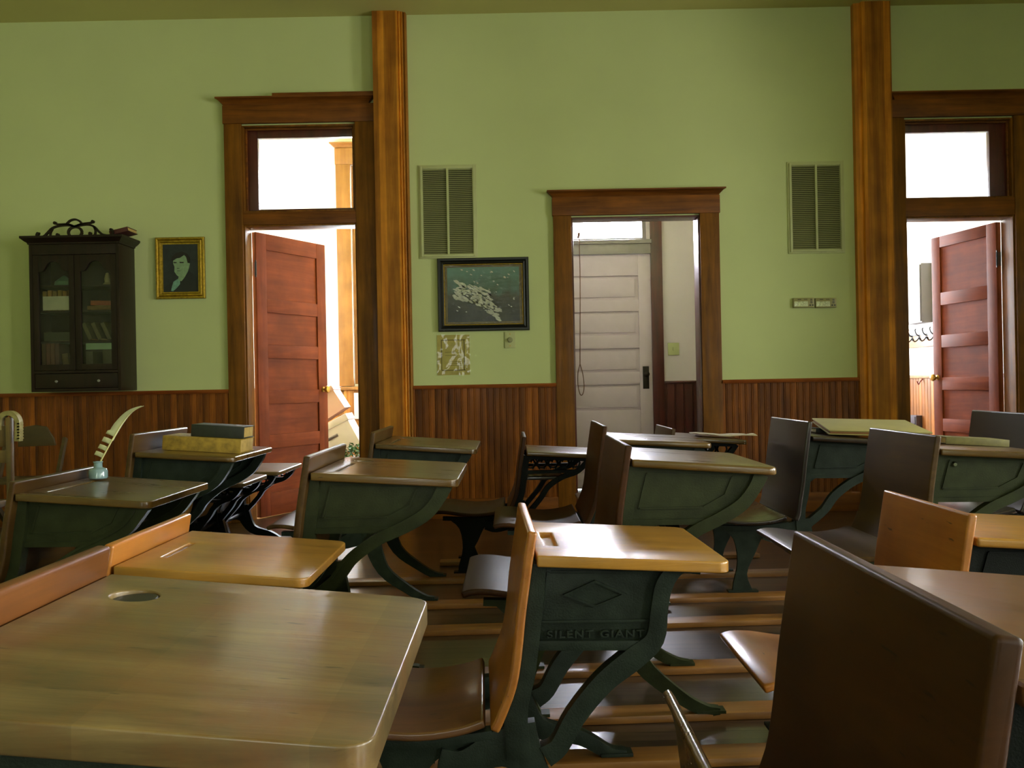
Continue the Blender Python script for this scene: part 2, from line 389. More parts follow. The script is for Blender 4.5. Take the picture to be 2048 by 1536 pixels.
for (cx, w), lb in zip(FRONT_WIN, ('left one in the wall behind the viewer', 'right one in the wall behind the viewer')): added_window(cx, RYF-.07, w, 'y', lb)
for (cy, w), lb in zip(RIGHT_WIN, ('farthest from the doors in the right side wall', 'middle one in the right side wall', 'nearest the doors in the right side wall')): added_window(RXR+.07, cy, w, 'x', lb)

# rooms beyond the doorways
YB, YV = D+WALL_T, 8.0
# hall behind the left door
HW = (WX(706, 600, 9.0), WX(706, 600, 9.0)+.8, .98, WZ(690, 330, 9.0))
struct(obj('wall_hall_back', holed(RXL-.2, .12, 0, CEIL, [HW], 9.0, 9.12), M_hall), 'bright white wall of the hall behind the left door', 'wall')
struct(obj('wall_hall_left', holed(YB, 9.12, 0, CEIL, [(7.5, 8.5, 1.0, 2.9)], -3.8, -3.7, 'x'), M_hall), 'white side wall of the hall behind the left door', 'wall')
struct(obj('wall_hall_right', bx(.0, .12, YB, 9.0, 0, CEIL), M_hall), 'white partition between hall and entry', 'wall')
EX0, EX1 = .36, WX(1303, 650, YV)
struct(obj('wall_entry_back', holed(.12, 2.1, 0, CEIL, [(EX0, EX1, 0, WZ(1230, 489, YV)), (EX0, EX1-.03, WZ(1230, 480, YV), WZ(1230, 431, YV))], YV, YV+.1), M_vest), 'pale wall of the entry around the white outside door', 'wall')
struct(obj('wall_entry_right', bx(2.0, 2.1, YB, 9.8, 0, CEIL), M_vest), 'pale partition between entry and cloakroom', 'wall')
struct(obj('wall_cloakroom_right', bx(3.9, 4.0, YB, 9.8, 0, CEIL), M_hall), 'white side wall of the cloakroom behind the right door', 'wall')
struct(obj('wall_cloakroom_back', holed(2.1, 3.9, 0, CEIL, [(2.35, 3.15, 1.0, 2.9)], 9.7, 9.8), M_hall), 'white end wall of the cloakroom behind the right door', 'wall')

# beadboard wainscot with a cap rail
tn = 0
def trim(bm, mat, label, bev=.003, cat='trim'):
    global tn; tn += 1
    return struct(obj(f'trim_{tn}', bm, mat, None, bev), label, cat)
def beads(u0, u1, z0, z1, at, depth, axis='y', pitch=.046):
    """tongue-and-groove boarding: a v groove and a small bead at each joint; faces -y (or -x)"""
    prof = []; u = math.floor(u0/pitch)*pitch
    prof.append((u0, at))
    while u < u1:
        for du, dv in ((0, .0), (.003, .005), (.006, 0), (.012, 0), (.014, .003), (.016, 0)):
            if u0 < u+du < u1: prof.append((u+du, at+dv))
        u += pitch
    prof.append((u1, at)); prof += [(u1, at+depth), (u0, at+depth)]
    bm = BM()
    if axis == 'y': prism(bm, prof, z0, z1, 'z')
    else: prism(bm, [(b2, a2) for a2, b2 in prof], z0, z1, 'z')
    return bm
PO1 = (WX(754, 400), WX(820, 400)); PO2 = (WX(1708, 400), WX(1778, 400))
LC0 = WX(454, 500); CC0, CC1 = WX(1109, 600), WX(1440, 600); RC1 = RD[1]+.14
segs = [(RXL, LC0, 'left of the left door, behind the folding chair'), (PO1[1], CC0, 'between left post and middle doorway'), (CC1, PO2[0], 'between middle doorway and right post'), (RC1, RXR, 'right of the right door')]
for a, b2, wh in segs:
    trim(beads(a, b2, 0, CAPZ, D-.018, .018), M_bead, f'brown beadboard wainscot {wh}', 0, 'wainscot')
    bm = BM(); prism(bm, [(D-.035, CAPZ), (D-.04, CAPZ+.012), (D-.03, CAPZ+.026), (D, CAPZ+.026), (D, CAPZ)], a, b2, 'x')
    trim(bm, M_cap, f'thin reddish cap rail {wh}', 0, 'trim')
for i, (a, b2, wh) in enumerate(segs):
    struct(obj('baseboard_'+('left', 'middle', 'centre', 'right')[i], bx(a, b2, D-.03, D-.018, 0, .14), M_trimh, None, .004), f'dark baseboard {wh}', 'baseboard')

def crown(bm, x0, x1, z0, z1, over, yout, y1=D):
    """flaring cap moulding over a door head"""
    pr = [(y1, z0), (y1-yout*.35, z0), (y1-yout*.42, z0+(z1-z0)*.3), (y1-yout*.8, z0+(z1-z0)*.7), (y1-yout, z0+(z1-z0)*.78), (y1-yout, z1), (y1, z1)]
    ov = [0, 0, over*.15, over*.75, over, over, over]
    A = [bm.verts.new((x0-o, p[0], p[1])) for p, o in zip(pr, ov)]; B = [bm.verts.new((x1+o, p[0], p[1])) for p, o in zip(pr, ov)]
    k = len(pr); bm.faces.new(A); bm.faces.new(B[::-1])
    for i in range(k): bm.faces.new((A[i], B[i], B[(i+1) % k], A[(i+1) % k]))
CT = .028
def casing_v(x0, x1, z1, label): trim(bx(x0, x1, D-CT, D, 0, z1), M_trim, label, .004, 'door casing')
# left doorway
lz = WZ(600, 247); lz2 = WZ(600, 211)
casing_v(LC0, LD[0], lz, 'upright brown casing board on the hinge side of the left doorway')
casing_v(LD[1], PO1[0], lz, 'upright brown casing board between left doorway and left post')
trim(bx(LC0-.006, PO1[0], D-CT-.006, D, lz, lz2), M_trimh, 'wide brown head board over the left doorway', .004, 'door head')
bm = BM(); crown(bm, LC0, PO1[0]-.045, lz2, WZ(600, 197), .045, .075); trim(bm, M_trimh, 'flared crown moulding over the left doorway', 0, 'moulding')
trim(bx(WX(548, 194), PO1[0], D-.06, D, WZ(600, 197)+.001, WZ(600, 190)), M_trimh, 'loose splintered strip lying on the left door crown', .003, 'strip')
trim(bx(LD[0], LD[1], D-CT+.004, D+WALL_T, LD[2], LT[1]), M_trimh, 'brown transom bar over the left door opening', .004, 'transom bar')
# centre doorway
cz = WZ(1270, 430); cz2 = WZ(1270, 394)
casing_v(CC0, CD[0], cz, 'left upright casing board of the middle doorway')
casing_v(CD[1], CC1, cz, 'right upright casing board of the middle doorway')
trim(bx(CC0-.006, CC1+.006, D-CT-.006, D, cz, cz2), M_trimh, 'brown head board over the middle doorway', .004, 'door head')
bm = BM(); crown(bm, CC0, CC1, cz2, WZ(1270, 381), .042, .075); trim(bm, M_trimh, 'flared crown moulding over the middle doorway', 0, 'moulding')
# right doorway
rz = WZ(1900, 235); rz2 = WZ(1900, 200)
casing_v(PO2[1], RD[0], rz, 'upright brown casing board between right post and right doorway')
casing_v(RD[1], RC1, rz, 'upright dark casing board on the hinge side of the right doorway')
trim(bx(PO2[1], RC1+.006, D-CT-.006, D, rz, rz2), M_trimh, 'wide dark head board over the right doorway', .004, 'door head')
bm = BM(); crown(bm, PO2[1]+.045, RC1, rz2, WZ(1900, 187), .045, .075); trim(bm, M_trimh, 'flared crown moulding over the right doorway', 0, 'moulding')
trim(bx(RD[0], RD[1], D-CT+.004, D+WALL_T, RD[2], RT[1]), M_trimh, 'brown transom bar over the right door opening', .004, 'transom bar')
# jamb linings with stops
def jambs(x0, x1, z0, z1, label, mat=None, sill=False):
    bm = BM(); y0, y1 = D-.012, D+WALL_T+.005
    box(bm, x0, x0+.012, y0, y1, z0, z1); box(bm, x1-.012, x1, y0, y1, z0, z1); box(bm, x0+.012, x1-.012, y0, y1, z1-.012, z1)
    if sill: box(bm, x0+.012, x1-.012, y0, y1, z0, z0+.012)
    trim(bm, mat or M_trim, label, .002, 'door jamb')
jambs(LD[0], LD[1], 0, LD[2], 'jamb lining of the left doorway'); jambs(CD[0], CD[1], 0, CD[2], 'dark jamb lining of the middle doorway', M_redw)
jambs(RD[0], RD[1], 0, RD[2], 'jamb lining of the right doorway')
jambs(LD[0], LD[1], LT[1], LT[0], 'jamb lining of the transom over the left door', None, True); jambs(RD[0], RD[1], RT[1], RT[0], 'jamb lining of the transom over the right door', None, True)
def transom(k, x0, x1, z0, z1, g, label):
    t = thing(f'window_{k}', label, 'transom window', ((x0+x1)/2, D+.06, z0), kind='structure')
    cx = (x0+x1)/2; bm = BM(); gx0, gx1, gz0, gz1 = [v-cx for v in g[:2]]+[v-z0 for v in g[2:]]
    X0, X1, Z1 = x0+.013-cx, x1-.013-cx, z1-z0-.013
    box(bm, X0, gx0, -.02, .02, .013, Z1); box(bm, gx1, X1, -.02, .02, .013, Z1); box(bm, gx0, gx1, -.02, .02, .013, gz0); box(bm, gx0, gx1, -.02, .02, gz1, Z1)
    obj('sash', bm, M_redw, t, .003)
    bm = BM()
    for o in (.0,):
        box(bm, X0, X0+.014, -.04, -.021, .013, Z1); box(bm, X1-.014, X1, -.04, -.021, .013, Z1); box(bm, X0+.014, X1-.014, -.04, -.021, Z1-.014, Z1)
    obj('stop_bead', bm, M_trimh, t, .003)
    obj('glass', bx(gx0, gx1, -.003, .003, gz0, gz1), M_glass, t)
transom(12, LD[0], LD[1], LT[1], LT[0], (WX(513, 340), WX(705, 340), WZ(610, 415), WZ(610, 272)), 'bright glazed transom light over the left door')
transom(13, RD[0], RD[1], RT[1], RT[0], (WX(1806, 330), WX(1985, 330), WZ(1900, 394), WZ(1900, 261)), 'bright glazed transom light over the right door')

# boxed posts, reeded on the inner side
def post(x0, x1, label, side):
    bm = BM(); p = .085; r = .018
    face = (x0, x1-3.2*r) if side > 0 else (x0+.045, x1)
    prof = [(face[0], D), (face[0], D-p), (face[1], D-p)]
    if side > 0:
        for k in range(3):
            c = face[1]+r*(.55+k)
            for a in range(0, 181, 30): prof.append((c-r*.5*math.cos(math.radians(a)), D-p+.02+k*.012-r*.6*math.sin(math.radians(a))))
        prof.append((x1, D))
    else:
        prof.append((face[1], D)); prof = [(x0, D), (x0, D-p+.035), (face[0]-.004, D-p+.03)]+prof[1:]
    prism(bm, prof, 0, CEIL, 'z'); trim(bm, M_post, label, 0, 'post')
post(PO1[0], PO1[1], 'tall reeded brown wooden post right of the left doorway', 1)
post(PO2[0], PO2[1], 'tall brown wooden post left of the right doorway', -1)

# five-panel doors
def panel_door(name, label, hx, ang, w, h, zs, side, mats, knob):
    """leaf built from the hinge along +x, swung by ang; zs: panel (z0,z1) list"""
    t = thing(name, label, 'door', (hx, YB+.022, .006), ang, kind='structure')
    st = .105; th = .02
    bm = BM()
    box(bm, 0, st, -th, th, 0, h); box(bm, w-st, w, -th, th, 0, h); bevel(bm, .003)
    obj('stile', bm, mats[1], t)
    bm = BM(); edges = [0]+[z for p in zs for z in p]+[h]
    for i in range(0, len(edges), 2): box(bm, st, w-st, -th, th, edges[i], edges[i+1])
    obj('rail', bm, mats[0], t, .003)
    for z0, z1 in zs: obj('panel', bx(st-.004, w-st+.004, -.007, .007, z0-.004, z1+.004), mats[0], t)
    bm = BM()
    for s in (-1, 1): lathe(bm, [(.004, s*.02), (.022, s*.024), (.02, s*.028), (.009, s*.032), (.009, s*.045), (.024, s*.052), (.029, s*.064), (.024, s*.076), (.008, s*.081)], (w-.055, 0, .93), 20, 'y')
    obj('door_knob', bm, knob, t)
    for z in (.25, h-.32):
        bm = BM(); tube(bm, [(-.006, -.02*side, z), (-.006, -.02*side, z+.1)], .007, 8, 1); box(bm, -.0, .002, -.02, .02, z, z+.1)
        tube(bm, [(-.006, -.02*side, z-.012), (-.006, -.02*side, z)], .005, 6, 1); tube(bm, [(-.006, -.02*side, z+.1), (-.006, -.02*side, z+.112)], .005, 6, 1)
        obj('hinge', bm, M_black, t)
    return t
hd = LD[2]-.025
PZ = [(.17, .50), (.60, .83), (.93, 1.17), (1.27, 1.51), (1.61, hd-.12)]
panel_door('door_1', 'red-brown five-panel door standing open in the left doorway', LD[0]+.022, math.radians(62), .775, hd, PZ, 1, (M_door, M_doorz), M_brass)
panel_door('door_2', 'red-brown five-panel door standing open in the right doorway', RD[1]-.022, math.radians(180-80), .75, RD[2]-.025, PZ, -1, (M_door, M_doorz), M_brass)

# white outside door in the entry, its transom and casing
ez = WZ(1230, 510, YV)
t = thing('door_3', 'white painted panelled outside door seen through the middle doorway', 'door', (EX0, YV+.024, .004), kind='structure')
w = EX1-EX0; st = .11; bm = BM(); th = .02
box(bm, .0, st, -th, th, 0, ez); box(bm, w-st, w, -th, th, 0, ez); obj('stile', bm, M_white, t, .003)
pz = [WZ(1215, q, YV) for q in (900, 852, 822, 770, 746, 698, 672, 624, 601, 553)]
pz = [.14, .36]+pz[2:]; ed = [0]+pz+[ez]; bm = BM()
for i in range(0, len(ed), 2): box(bm, st, w-st, -th, th, ed[i], ed[i+1])
obj('rail', bm, M_white, t, .003)
for i in range(0, len(pz), 2):
    bm = BM(); a, b2 = pz[i], pz[i+1]; box(bm, st-.004, w-st+.004, .0, .012, a-.004, b2+.004); prism(bm, [(st+.03, a+.025), (w-st-.03, a+.025), (w-st-.03, b2-.025), (st+.03, b2-.025)], -.010, .004)
    obj('panel', bm, M_white, t, .003)
bm = BM(); z = WZ(1290, 756, YV); box(bm, w-.085, w-.03, -.026, -.02, z-.1, z+.1)
obj('lock_plate', bm, plain('dark_bronze', '#2a211a', .4, metal=.6), t, .002)
bm = BM(); lathe(bm, [(.008, 0), (.008, -.03), (.024, -.036), (.026, -.05), (.012, -.06)], (w-.057, -.024, z+.03), 16, 'y'); obj('door_knob', bm, MATS['dark_bronze'], t)
M_tr = plain('grey_door_frame_paint', '#8f8680', .5)
trim(bx(EX0, EX1, YV-.03, YV+.1, ez+.0055, WZ(1230, 489, YV)), M_tr, 'grey-white frame head over the white outside door', .004, 'door frame')
trim(bx(EX0-.02, EX1+.005, YV-.05, YV, WZ(1230, 489, YV), WZ(1230, 481, YV)), M_tr, 'pale ledge between white outside door and its transom', .004, 'ledge')
t = thing('window_14', 'small dazzling transom window over the white outside door', 'transom window', (EX0, YV+.05, WZ(1230, 480, YV)), kind='structure')
tw = EX1-EX0-.03; tz = WZ(1230, 431, YV)-WZ(1230, 480, YV); bm = BM()
box(bm, 0, .03, -.02, .02, 0, tz); box(bm, tw-.035, tw, -.02, .02, 0, tz); box(bm, .03, tw-.035, -.02, .02, 0, .022); box(bm, .03, tw-.035, -.02, .02, tz-.01, tz)
obj('sash', bm, M_tr, t, .003); obj('glass', bx(.03, tw-.035, -.003, .003, .022, tz-.01), M_glass, t)
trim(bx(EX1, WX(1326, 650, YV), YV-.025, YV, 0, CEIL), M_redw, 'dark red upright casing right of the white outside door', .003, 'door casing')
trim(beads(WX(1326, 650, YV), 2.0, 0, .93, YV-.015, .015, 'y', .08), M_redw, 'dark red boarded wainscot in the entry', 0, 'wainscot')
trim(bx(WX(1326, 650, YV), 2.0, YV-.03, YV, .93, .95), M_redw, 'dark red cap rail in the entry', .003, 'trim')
s = px(1347, 698, YV-.006)
t = thing('light_switch', 'small cream switch plate on the pale entry wall seen through the middle doorway', 'light switch', s)
obj('plate', bx(-.05, .05, -.004, .006, -.055, .055), M_cream, t, .003); obj('toggle', bx(-.008, .008, -.014, -.004, -.014, .014), M_cream, t, .002)
bm = BM(); zt = px(1158, 470, 7.85); zb = px(1160, 730, 7.85)
tube(bm, [zt, (zt[0]+.002, 7.85, zt[2]-.4), zb], .004, 6)
lp = [px(1160, 728, 7.85), px(1156, 745, 7.85), px(1156, 770, 7.85), px(1160, 788, 7.85), px(1165, 789, 7.85), px(1168, 775, 7.85), px(1166, 750, 7.85), px(1160, 728, 7.85)]
tube(bm, lp, .004, 6); box(bm, zt[0]-.01, zt[0]+.01, 7.84, YV, zt[2]-.005, zt[2]+.02)
tag(obj('pull_cord', bm, plain('cord_brown', '#6b4a3a', .8)), 'thin brown looped pull cord hanging from the transom in the middle doorway', 'cord')

# hall: window casing, wainscot
t0 = HW
trim(bx(HW[0]-.145, HW[0], 8.965, 9.0, .96, HW[3]), M_hwood, 'pale orange upright window casing board in the hall', .004, 'window casing')
trim(bx(HW[1], HW[1]+.145, 8.965, 9.0, .96, HW[3]), M_hwood, 'pale orange window casing board at the far side of the hall window', .004, 'window casing')
trim(bx(HW[0]-.15, HW[1]+.15, 8.96, 9.0, HW[3], HW[3]+.16), M_hwood, 'pale orange head board over the hall window', .004, 'window head')
bm = BM(); crown(bm, HW[0]-.145, HW[1]+.145, HW[3]+.16, HW[3]+.21, .05, .08, 9.0); trim(bm, M_hwood, 'crown moulding over the hall window', 0, 'moulding')
t = thing('window_15', 'glaring hall window behind the left doorway', 'window', (HW[0], 9.06, HW[2]), kind='structure'); ww, wh = .8, HW[3]-HW[2]
bm = BM(); box(bm, 0, .04, -.02, .02, 0, wh); box(bm, ww-.04, ww, -.02, .02, 0, wh)
for z in (0, wh*.5, wh-.04): box(bm, .04, ww-.04, -.02, .02, z, z+.04)
obj('sash', bm, M_hwood, t, .003); obj('glass', bx(.04, ww-.04, -.003, .003, .04, wh-.04), M_glass, t)
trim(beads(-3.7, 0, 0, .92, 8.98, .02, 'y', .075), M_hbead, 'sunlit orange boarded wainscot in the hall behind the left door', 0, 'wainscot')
trim(bx(-3.7, 0, 8.955, 9.0, .92, .955), M_hwood, 'orange cap rail in the hall behind the left door', .004, 'trim')
# cloakroom: wainscot, hook rail, electric panel
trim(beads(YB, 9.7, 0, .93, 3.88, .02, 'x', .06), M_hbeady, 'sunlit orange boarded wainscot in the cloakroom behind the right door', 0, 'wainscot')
trim(bx(3.865, 3.9, YB, 9.7, .93, .96), M_hwood, 'orange cap rail in the cloakroom behind the right door', .004, 'trim')
t = thing('coat_hook_rail', 'wooden coat rail with black iron hooks on the cloakroom wall', 'coat rack', (3.9, 8.6, 1.30))
obj('board', bx(-.022, 0, -1.0, .8, -.075, .045), M_hwood, t, .004)
for k in range(12):
    y = -.95+k*.15; bm = BM()
    tube(bm, [(-.024, y, .03), (-.05, y, .05), (-.062, y, .085), (-.055, y, .1)], .006, 6); tube(bm, [(-.024, y, .02), (-.045, y, -.01), (-.07, y, -.02), (-.085, y, .01)], .006, 6)
    box(bm, -.026, -.022, y-.014, y+.014, -.01, .045); obj('hook', bm, M_black, t)
bm = BM(); box(bm, -.03, -.022, -1.0, .8, .034, .046); obj('iron_strip', bm, M_black, t)
y0, y1 = 8.32, 8.72
t = thing('electrical_panel', 'grey metal electrical panel box on the cloakroom wall above the hooks', 'electrical panel', (3.9, (y0+y1)/2, WZ(1850, 648, 8.6)))
hh = WZ(1850, 533, 8.6)-WZ(1850, 648, 8.6); M_pan = plain('grey_panel_enamel', '#77706b', .5, var=.06)
obj('case', bx(-.1, 0, -.2, .2, 0, hh), M_pan, t, .006); obj('panel_door', bx(-.112, -.1, -.19, .19, .012, hh-.012), M_pan, t, .003)
obj('latch', bx(-.12, -.112, .14, .175, hh*.47, hh*.53), M_chrome, t, .002)
s = px(1837, 853, 8.45)
t = thing('outlet_box', 'small dark metal outlet box low on the cloakroom wainscot', 'outlet', (3.88, 8.6, s[2]-.07))
obj('case', bx(-.06, 0, -.075, .075, 0, .17), plain('dark_box', '#4a3f46', .5), t, .004); obj('cover', bx(-.066, -.06, -.06, .06, .012, .158), MATS['dark_box'], t, .002)
bm = BM(); s = px(1855, 764, 8.5); tube(bm, [(3.88, 8.5, s[2]+.03), (3.85, 8.5, s[2]+.0), (3.84, 8.5, s[2]-.02), (3.825, 8.5, s[2]+.01)], .006, 6)
tag(obj('robe_hook', bm, plain('red_hook', '#8a2a18', .4)), 'single small reddish hook on the cloakroom wainscot', 'hook')
# boxes and greenery in the hall
def carton(name, label, p, rx, ry, w, d, h, slot, c):
    t = thing(name, label, 'box', p, 0, 'file boxes in the hall'); t.rotation_euler = (0, ry, rx)
    m = plain('card_'+c[1:], c, .7, var=.04)
    obj('carton', bx(-w/2, w/2, -d/2, d/2, 0, h*.86), m, t, .004); obj('lid', bx(-w/2-.008, w/2+.008, -d/2-.008, d/2+.008, h*.80, h), m, t, .004)
    if slot:
        bm = BM(); tube(bm, [(-.05, -d/2-.002, h*.55), (.05, -d/2-.002, h*.55)], .013, 10, 1); obj('hand_hole', bm, plain('hand_hole_shadow', '#5b4a44', .8), t)
carton('file_box', 'pale cardboard file box with a hand hole, tipped, behind the left door', px(690, 905, 8.1), .0, math.radians(-27), .38, .32, .30, True, '#cdb6ae')
carton('file_box', 'brown cardboard file box on top of the pale one behind the left door', px(660, 838, 8.35), .0, math.radians(-32), .40, .32, .24, False, '#a97f6a')
t = thing('storage_carton', 'brown cardboard carton on the floor under the tipped file boxes', 'box', (-1.52, 8.2, 0)); obj('carton', bx(-.25, .25, -.2, .2, 0, .25), MATS['card_a97f6a'], t, .004)
bm = BM()
for k in range(150):
    a = random.random()*6.28; r = random.random()**.5*.11; x, y, z = math.cos(a)*r, math.sin(a)*r*.8, random.random()*.10
    v = [bm.verts.new((x+random.uniform(-.03, .03), y+random.uniform(-.03, .03), z+random.uniform(-.025, .025))) for _ in range(3)]; bm.faces.new(v)
gp = thing('garland', 'clump of green artificial foliage on the floor behind the left door', 'garland', (px(708, 905, 7.6)[0], 7.6, 0))
o = obj('foliage', bm, plain('foliage_green', '#3c5a2a', .6, var=.4), gp, sharp=180); o.location.z = px(708, 905, 7.6)[2]-.04
bm = BM(); lathe(bm, [(.06, 0), (.08, .02), (.095, o.location.z-.01), (.07, o.location.z)], (0, 0, 0), 20); obj('pot', bm, plain('pot_clay', '#6b4a35', .7), gp)
s = px(718, 812, 8.9)
tag(obj('poster', bx(s[0]-.06, s[0]+.1, 8.968, 8.974, s[2]-.13, s[2]+.13), plain('white_paper', '#e6e2da', .8)), 'white paper sheet on the hall wainscot beside the boxes', 'paper')
# ---------------------------------------------------------------- school desks
def desktop_poly(L, W, r=.03, back=0.0):
    pts = [(back, 0)]
    for cx, cy, a0 in ((L-r, r, -90), (L-r, W-r, 0)):
        for k in range(7):
            a = math.radians(a0+15*k); pts.append((cx+r*math.cos(a), cy+r*math.sin(a)))
    pts.append((back, W)); return pts
def desk(label, X, Y, W, L, hL, hR, top, s, style='panel', mats=('brown', 'browny'), yaw=0, groove=True, ink=True, seat=True, fold=0,
         iron=None, edge=None, thick=.022, bend=1.0, bolt=False, r=.03, seat_mat=None, gx=(.05, .064), bev=.008, bt=.02):
    """one iron-framed pupil's desk with the seat for the pupil in front; built from the near end of the backrest, x to the right"""
    mt, my = mats; mi = iron or M_iron
    T = thing('school_desk', label, 'school desk', (X, Y, 0), yaw, 'iron-framed school desks with joined seats')
    sl = (hR-hL)/L
    # writing top
    bm = BM(); poly = desktop_poly(L, W, r, -.002)
    A = [bm.verts.new((x, y, hL+sl*x)) for x, y in poly]; B = [bm.verts.new((x, y, hL+sl*x-thick)) for x, y in poly]; n = len(poly)
    bm.faces.new(A); bm.faces.new(B[::-1])
    for i in range(n): bm.faces.new((A[i], B[i], B[(i+1) % n], A[(i+1) % n]))
    o = obj('desktop', bm, mt, T)
    cb = None
    if groove or ink:
        cb = BM()
        if groove:
            g0, g1 = (W*.12, W*.62) if groove is True else groove
            box(cb, gx[0], gx[1], g0, g1, hL+sl*.057-.008, hL+.02); cut(o, cb)
        if ink:
            cb = BM(); lathe(cb, [(.03, hL-.0155), (.03, hL+.02)], (.075, W*.80, 0), 24); cut(o, cb)
    bm = BM(); bm.from_mesh(o.data); bevel(bm, .005 if groove else .007, 3, 50); bm.to_mesh(o.data); bm.free()
    for p in o.data.polygons: p.use_smooth = True
    o.data.set_sharp_from_angle(angle=math.radians(38))
    if ink:
        bm = BM(); zi = hL+sl*.075; lathe(bm, [(.0285, zi-.013), (.0295, zi-.006), (.027, zi-.0035), (.004, zi-.0035)], (.075, W*.80, 0), 24); obj('inkwell_lid', bm, M_black, T)
    # backrest board: leans, and sweeps forward at its foot
    dz = top-s; prof = [(.0, top), (-.004, top-dz*.06), (-.016, top-dz*.25), (-.027, top-dz*.43), (-.036, top-dz*.62), (-.048, top-dz*.78), (-.072*bend, top-dz*.93), (-.086*bend, s)]
    pp = smooth(prof, 3); bm = BM()
    Lf, Rt = offset_path(pp, bt); ring = [(a-bt*.5, z) for a, z in Lf]+[(a-bt*.5, z) for a, z in Rt[::-1]]
    prism(bm, ring, 0, W); bo = obj('backrest', bm, my, T, bev, 3)
    # seat board, dished, with a rolled front edge
    if seat:
        S = [(-.115, s+.012), (-.17, s-.004), (-.25, s-.012), (-.33, s-.006), (-.40, s+.005), (-.45, s+.006), (-.478, s-.002)]
        pp = smooth(S, 3); A, B = offset_path(pp, .018); bm = BM(); prism(bm, A+B[::-1], .015, W-.015)
        if fold:
            bmesh.ops.rotate(bm, verts=bm.verts, cent=(-.115, 0, s), matrix=Matrix.Rotation(fold, 3, 'Y'))
            bmesh.ops.scale(bm, verts=bm.verts, vec=(.75, 1, .75), space=Matrix.Translation((.115, 0, -s)))
            bmesh.ops.translate(bm, verts=bm.verts, vec=(-.03, 0, -.08))
        obj('seat', bm, seat_mat or my, T, .006, 3)
    # cast iron side frames
    k = L/.40; v = (hL-s)/.36; u = lambda x, z: (x*k, hL-thick+z*v)
    for far in (0, 1):
        y = .05 if not far else W-.064; bm = BM(); fy = y-.008; by = y+.012
        ribs = (y-.012, y+.018); rb = lambda q: (y-.012-.0008*q, y+.018+.0008*q)
        jx, jz = -.045, s-.05
        if style == 'panel':
            plate = [u(-.012, 0), u(.345, 0)]; plate = [(-.03, hL-thick-.001), (.35*k, hL-thick+sl*.35*k-.001)]
            plate += [u(.34, -.06), u(.315, -.10), u(.265, -.137), u(.2, -.16)]+[(-.045, hL-thick-.16*v), (-.04, hL-thick-.08*v)]
            prism(bm, plate, y, by)
            ribbon(bm, [(.365*k, hL-thick+sl*.36*k-.002), u(.348, -.06), u(.31, -.11), u(.25, -.147), u(.17, -.185), u(.10, -.24), u(.055, -.30), (jx+.02, jz+.02)], .034, *rb(1))
            ribbon(bm, [(.345*k, hL-thick+sl*.34*k-.002), u(.33, -.06), u(.297, -.10), u(.24, -.135), u(.165, -.172), u(.09, -.228), u(.042, -.295)], .008, ribs[0]-.005, ribs[0]+.004)
            q = [u(.045, -.022), u(.285, -.032), u(.262, -.085), u(.20, -.118), u(.02, -.118), u(.045, -.022)]
            for a, b2 in zip(q[:-1], q[1:]): ribbon(bm, [a, b2], .005, y-.005, y+.004, 1)
            ribbon(bm, [(-.03, hL-thick-.155*v), u(.2, -.157)], .016, y-.006, y+.012, 1)
        elif style == 'silent':
            plate = [(-.03, hL-thick-.001), (.325*k, hL-thick+sl*.325*k-.001), u(.30, -.02), u(.275, -.045), u(.262, -.09), u(.252, -.16), u(.215, -.20), u(.19, -.185), (-.045, hL-thick-.178*v), (-.04, hL-thick-.08*v)]
            prism(bm, plate, y, by)
            ribbon(bm, [(.345*k, hL-thick+sl*.33*k-.002), u(.30, -.015), u(.268, -.05), u(.256, -.10), u(.245, -.165), u(.2, -.205), u(.135, -.255), u(.075, -.325), u(.04, -.385), (jx+.055, jz-.02)], [.02, .03, .036, .036, .04, .048, .044, .042, .04, .046], *rb(2))
            ribbon(bm, [(-.02, hL-thick-.172*v), u(.21, -.178)], .02, ribs[0], ribs[1], 1)
            ribbon(bm, [(-.005, hL-thick-.125*v), u(.235, -.128)], .006, y-.006, y+.004, 1)
            ribbon(bm, [u(.03, -.02), u(.245, -.026)], .005, y-.005, y+.004, 1); ribbon(bm, [u(.025, -.02), u(.005, -.125)], .006, y-.005, y+.004, 1)
        else:
            ribbon(bm, [(-.03, hL-thick-.008), (.33*k, hL-thick+sl*.33*k-.008)], .016, *rb(3), 1)
            ribbon(bm, [(-.04, hL-thick-.1*v), u(.27, -.1)], .014, *rb(4), 1)
            ribbon(bm, [(.345*k, hL-thick+sl*.34*k-.004), u(.32, -.06), u(.27, -.105), u(.19, -.135), u(.115, -.19), u(.07, -.26), (jx+.03, jz+.02)], .024, *rb(5))
            for i in range(5):
                c = u(.02+.062*i, -.05); rr = .026*v
                ribbon(bm, [(c[0]+rr*math.cos(a*math.pi/4), c[1]+rr*math.sin(a*math.pi/4)) for a in range(9)], .007, y-.004, y+.008, 2)
                if i < 4: ribbon(bm, [(c[0]+.01*k, c[1]-.034*v), (c[0]+.05*k, c[1]+.034*v)], .007, y-.004, y+.008, 1); ribbon(bm, [(c[0]+.01*k, c[1]+.034*v), (c[0]+.05*k, c[1]-.034*v)], .007, y-.004, y+.008, 1)
        # upright behind the backrest
        dzz = top-s; wu = .05 if style == 'silent' else .042
        ribbon(bm, [(-.006, hL-thick), (-.012, top-dzz*.35), (-.022, top-dzz*.55), (-.034, top-dzz*.75), (-.05, s+.03), (jx, jz-.02)], wu, *rb(6))
        if style == 'lattice':
            pass
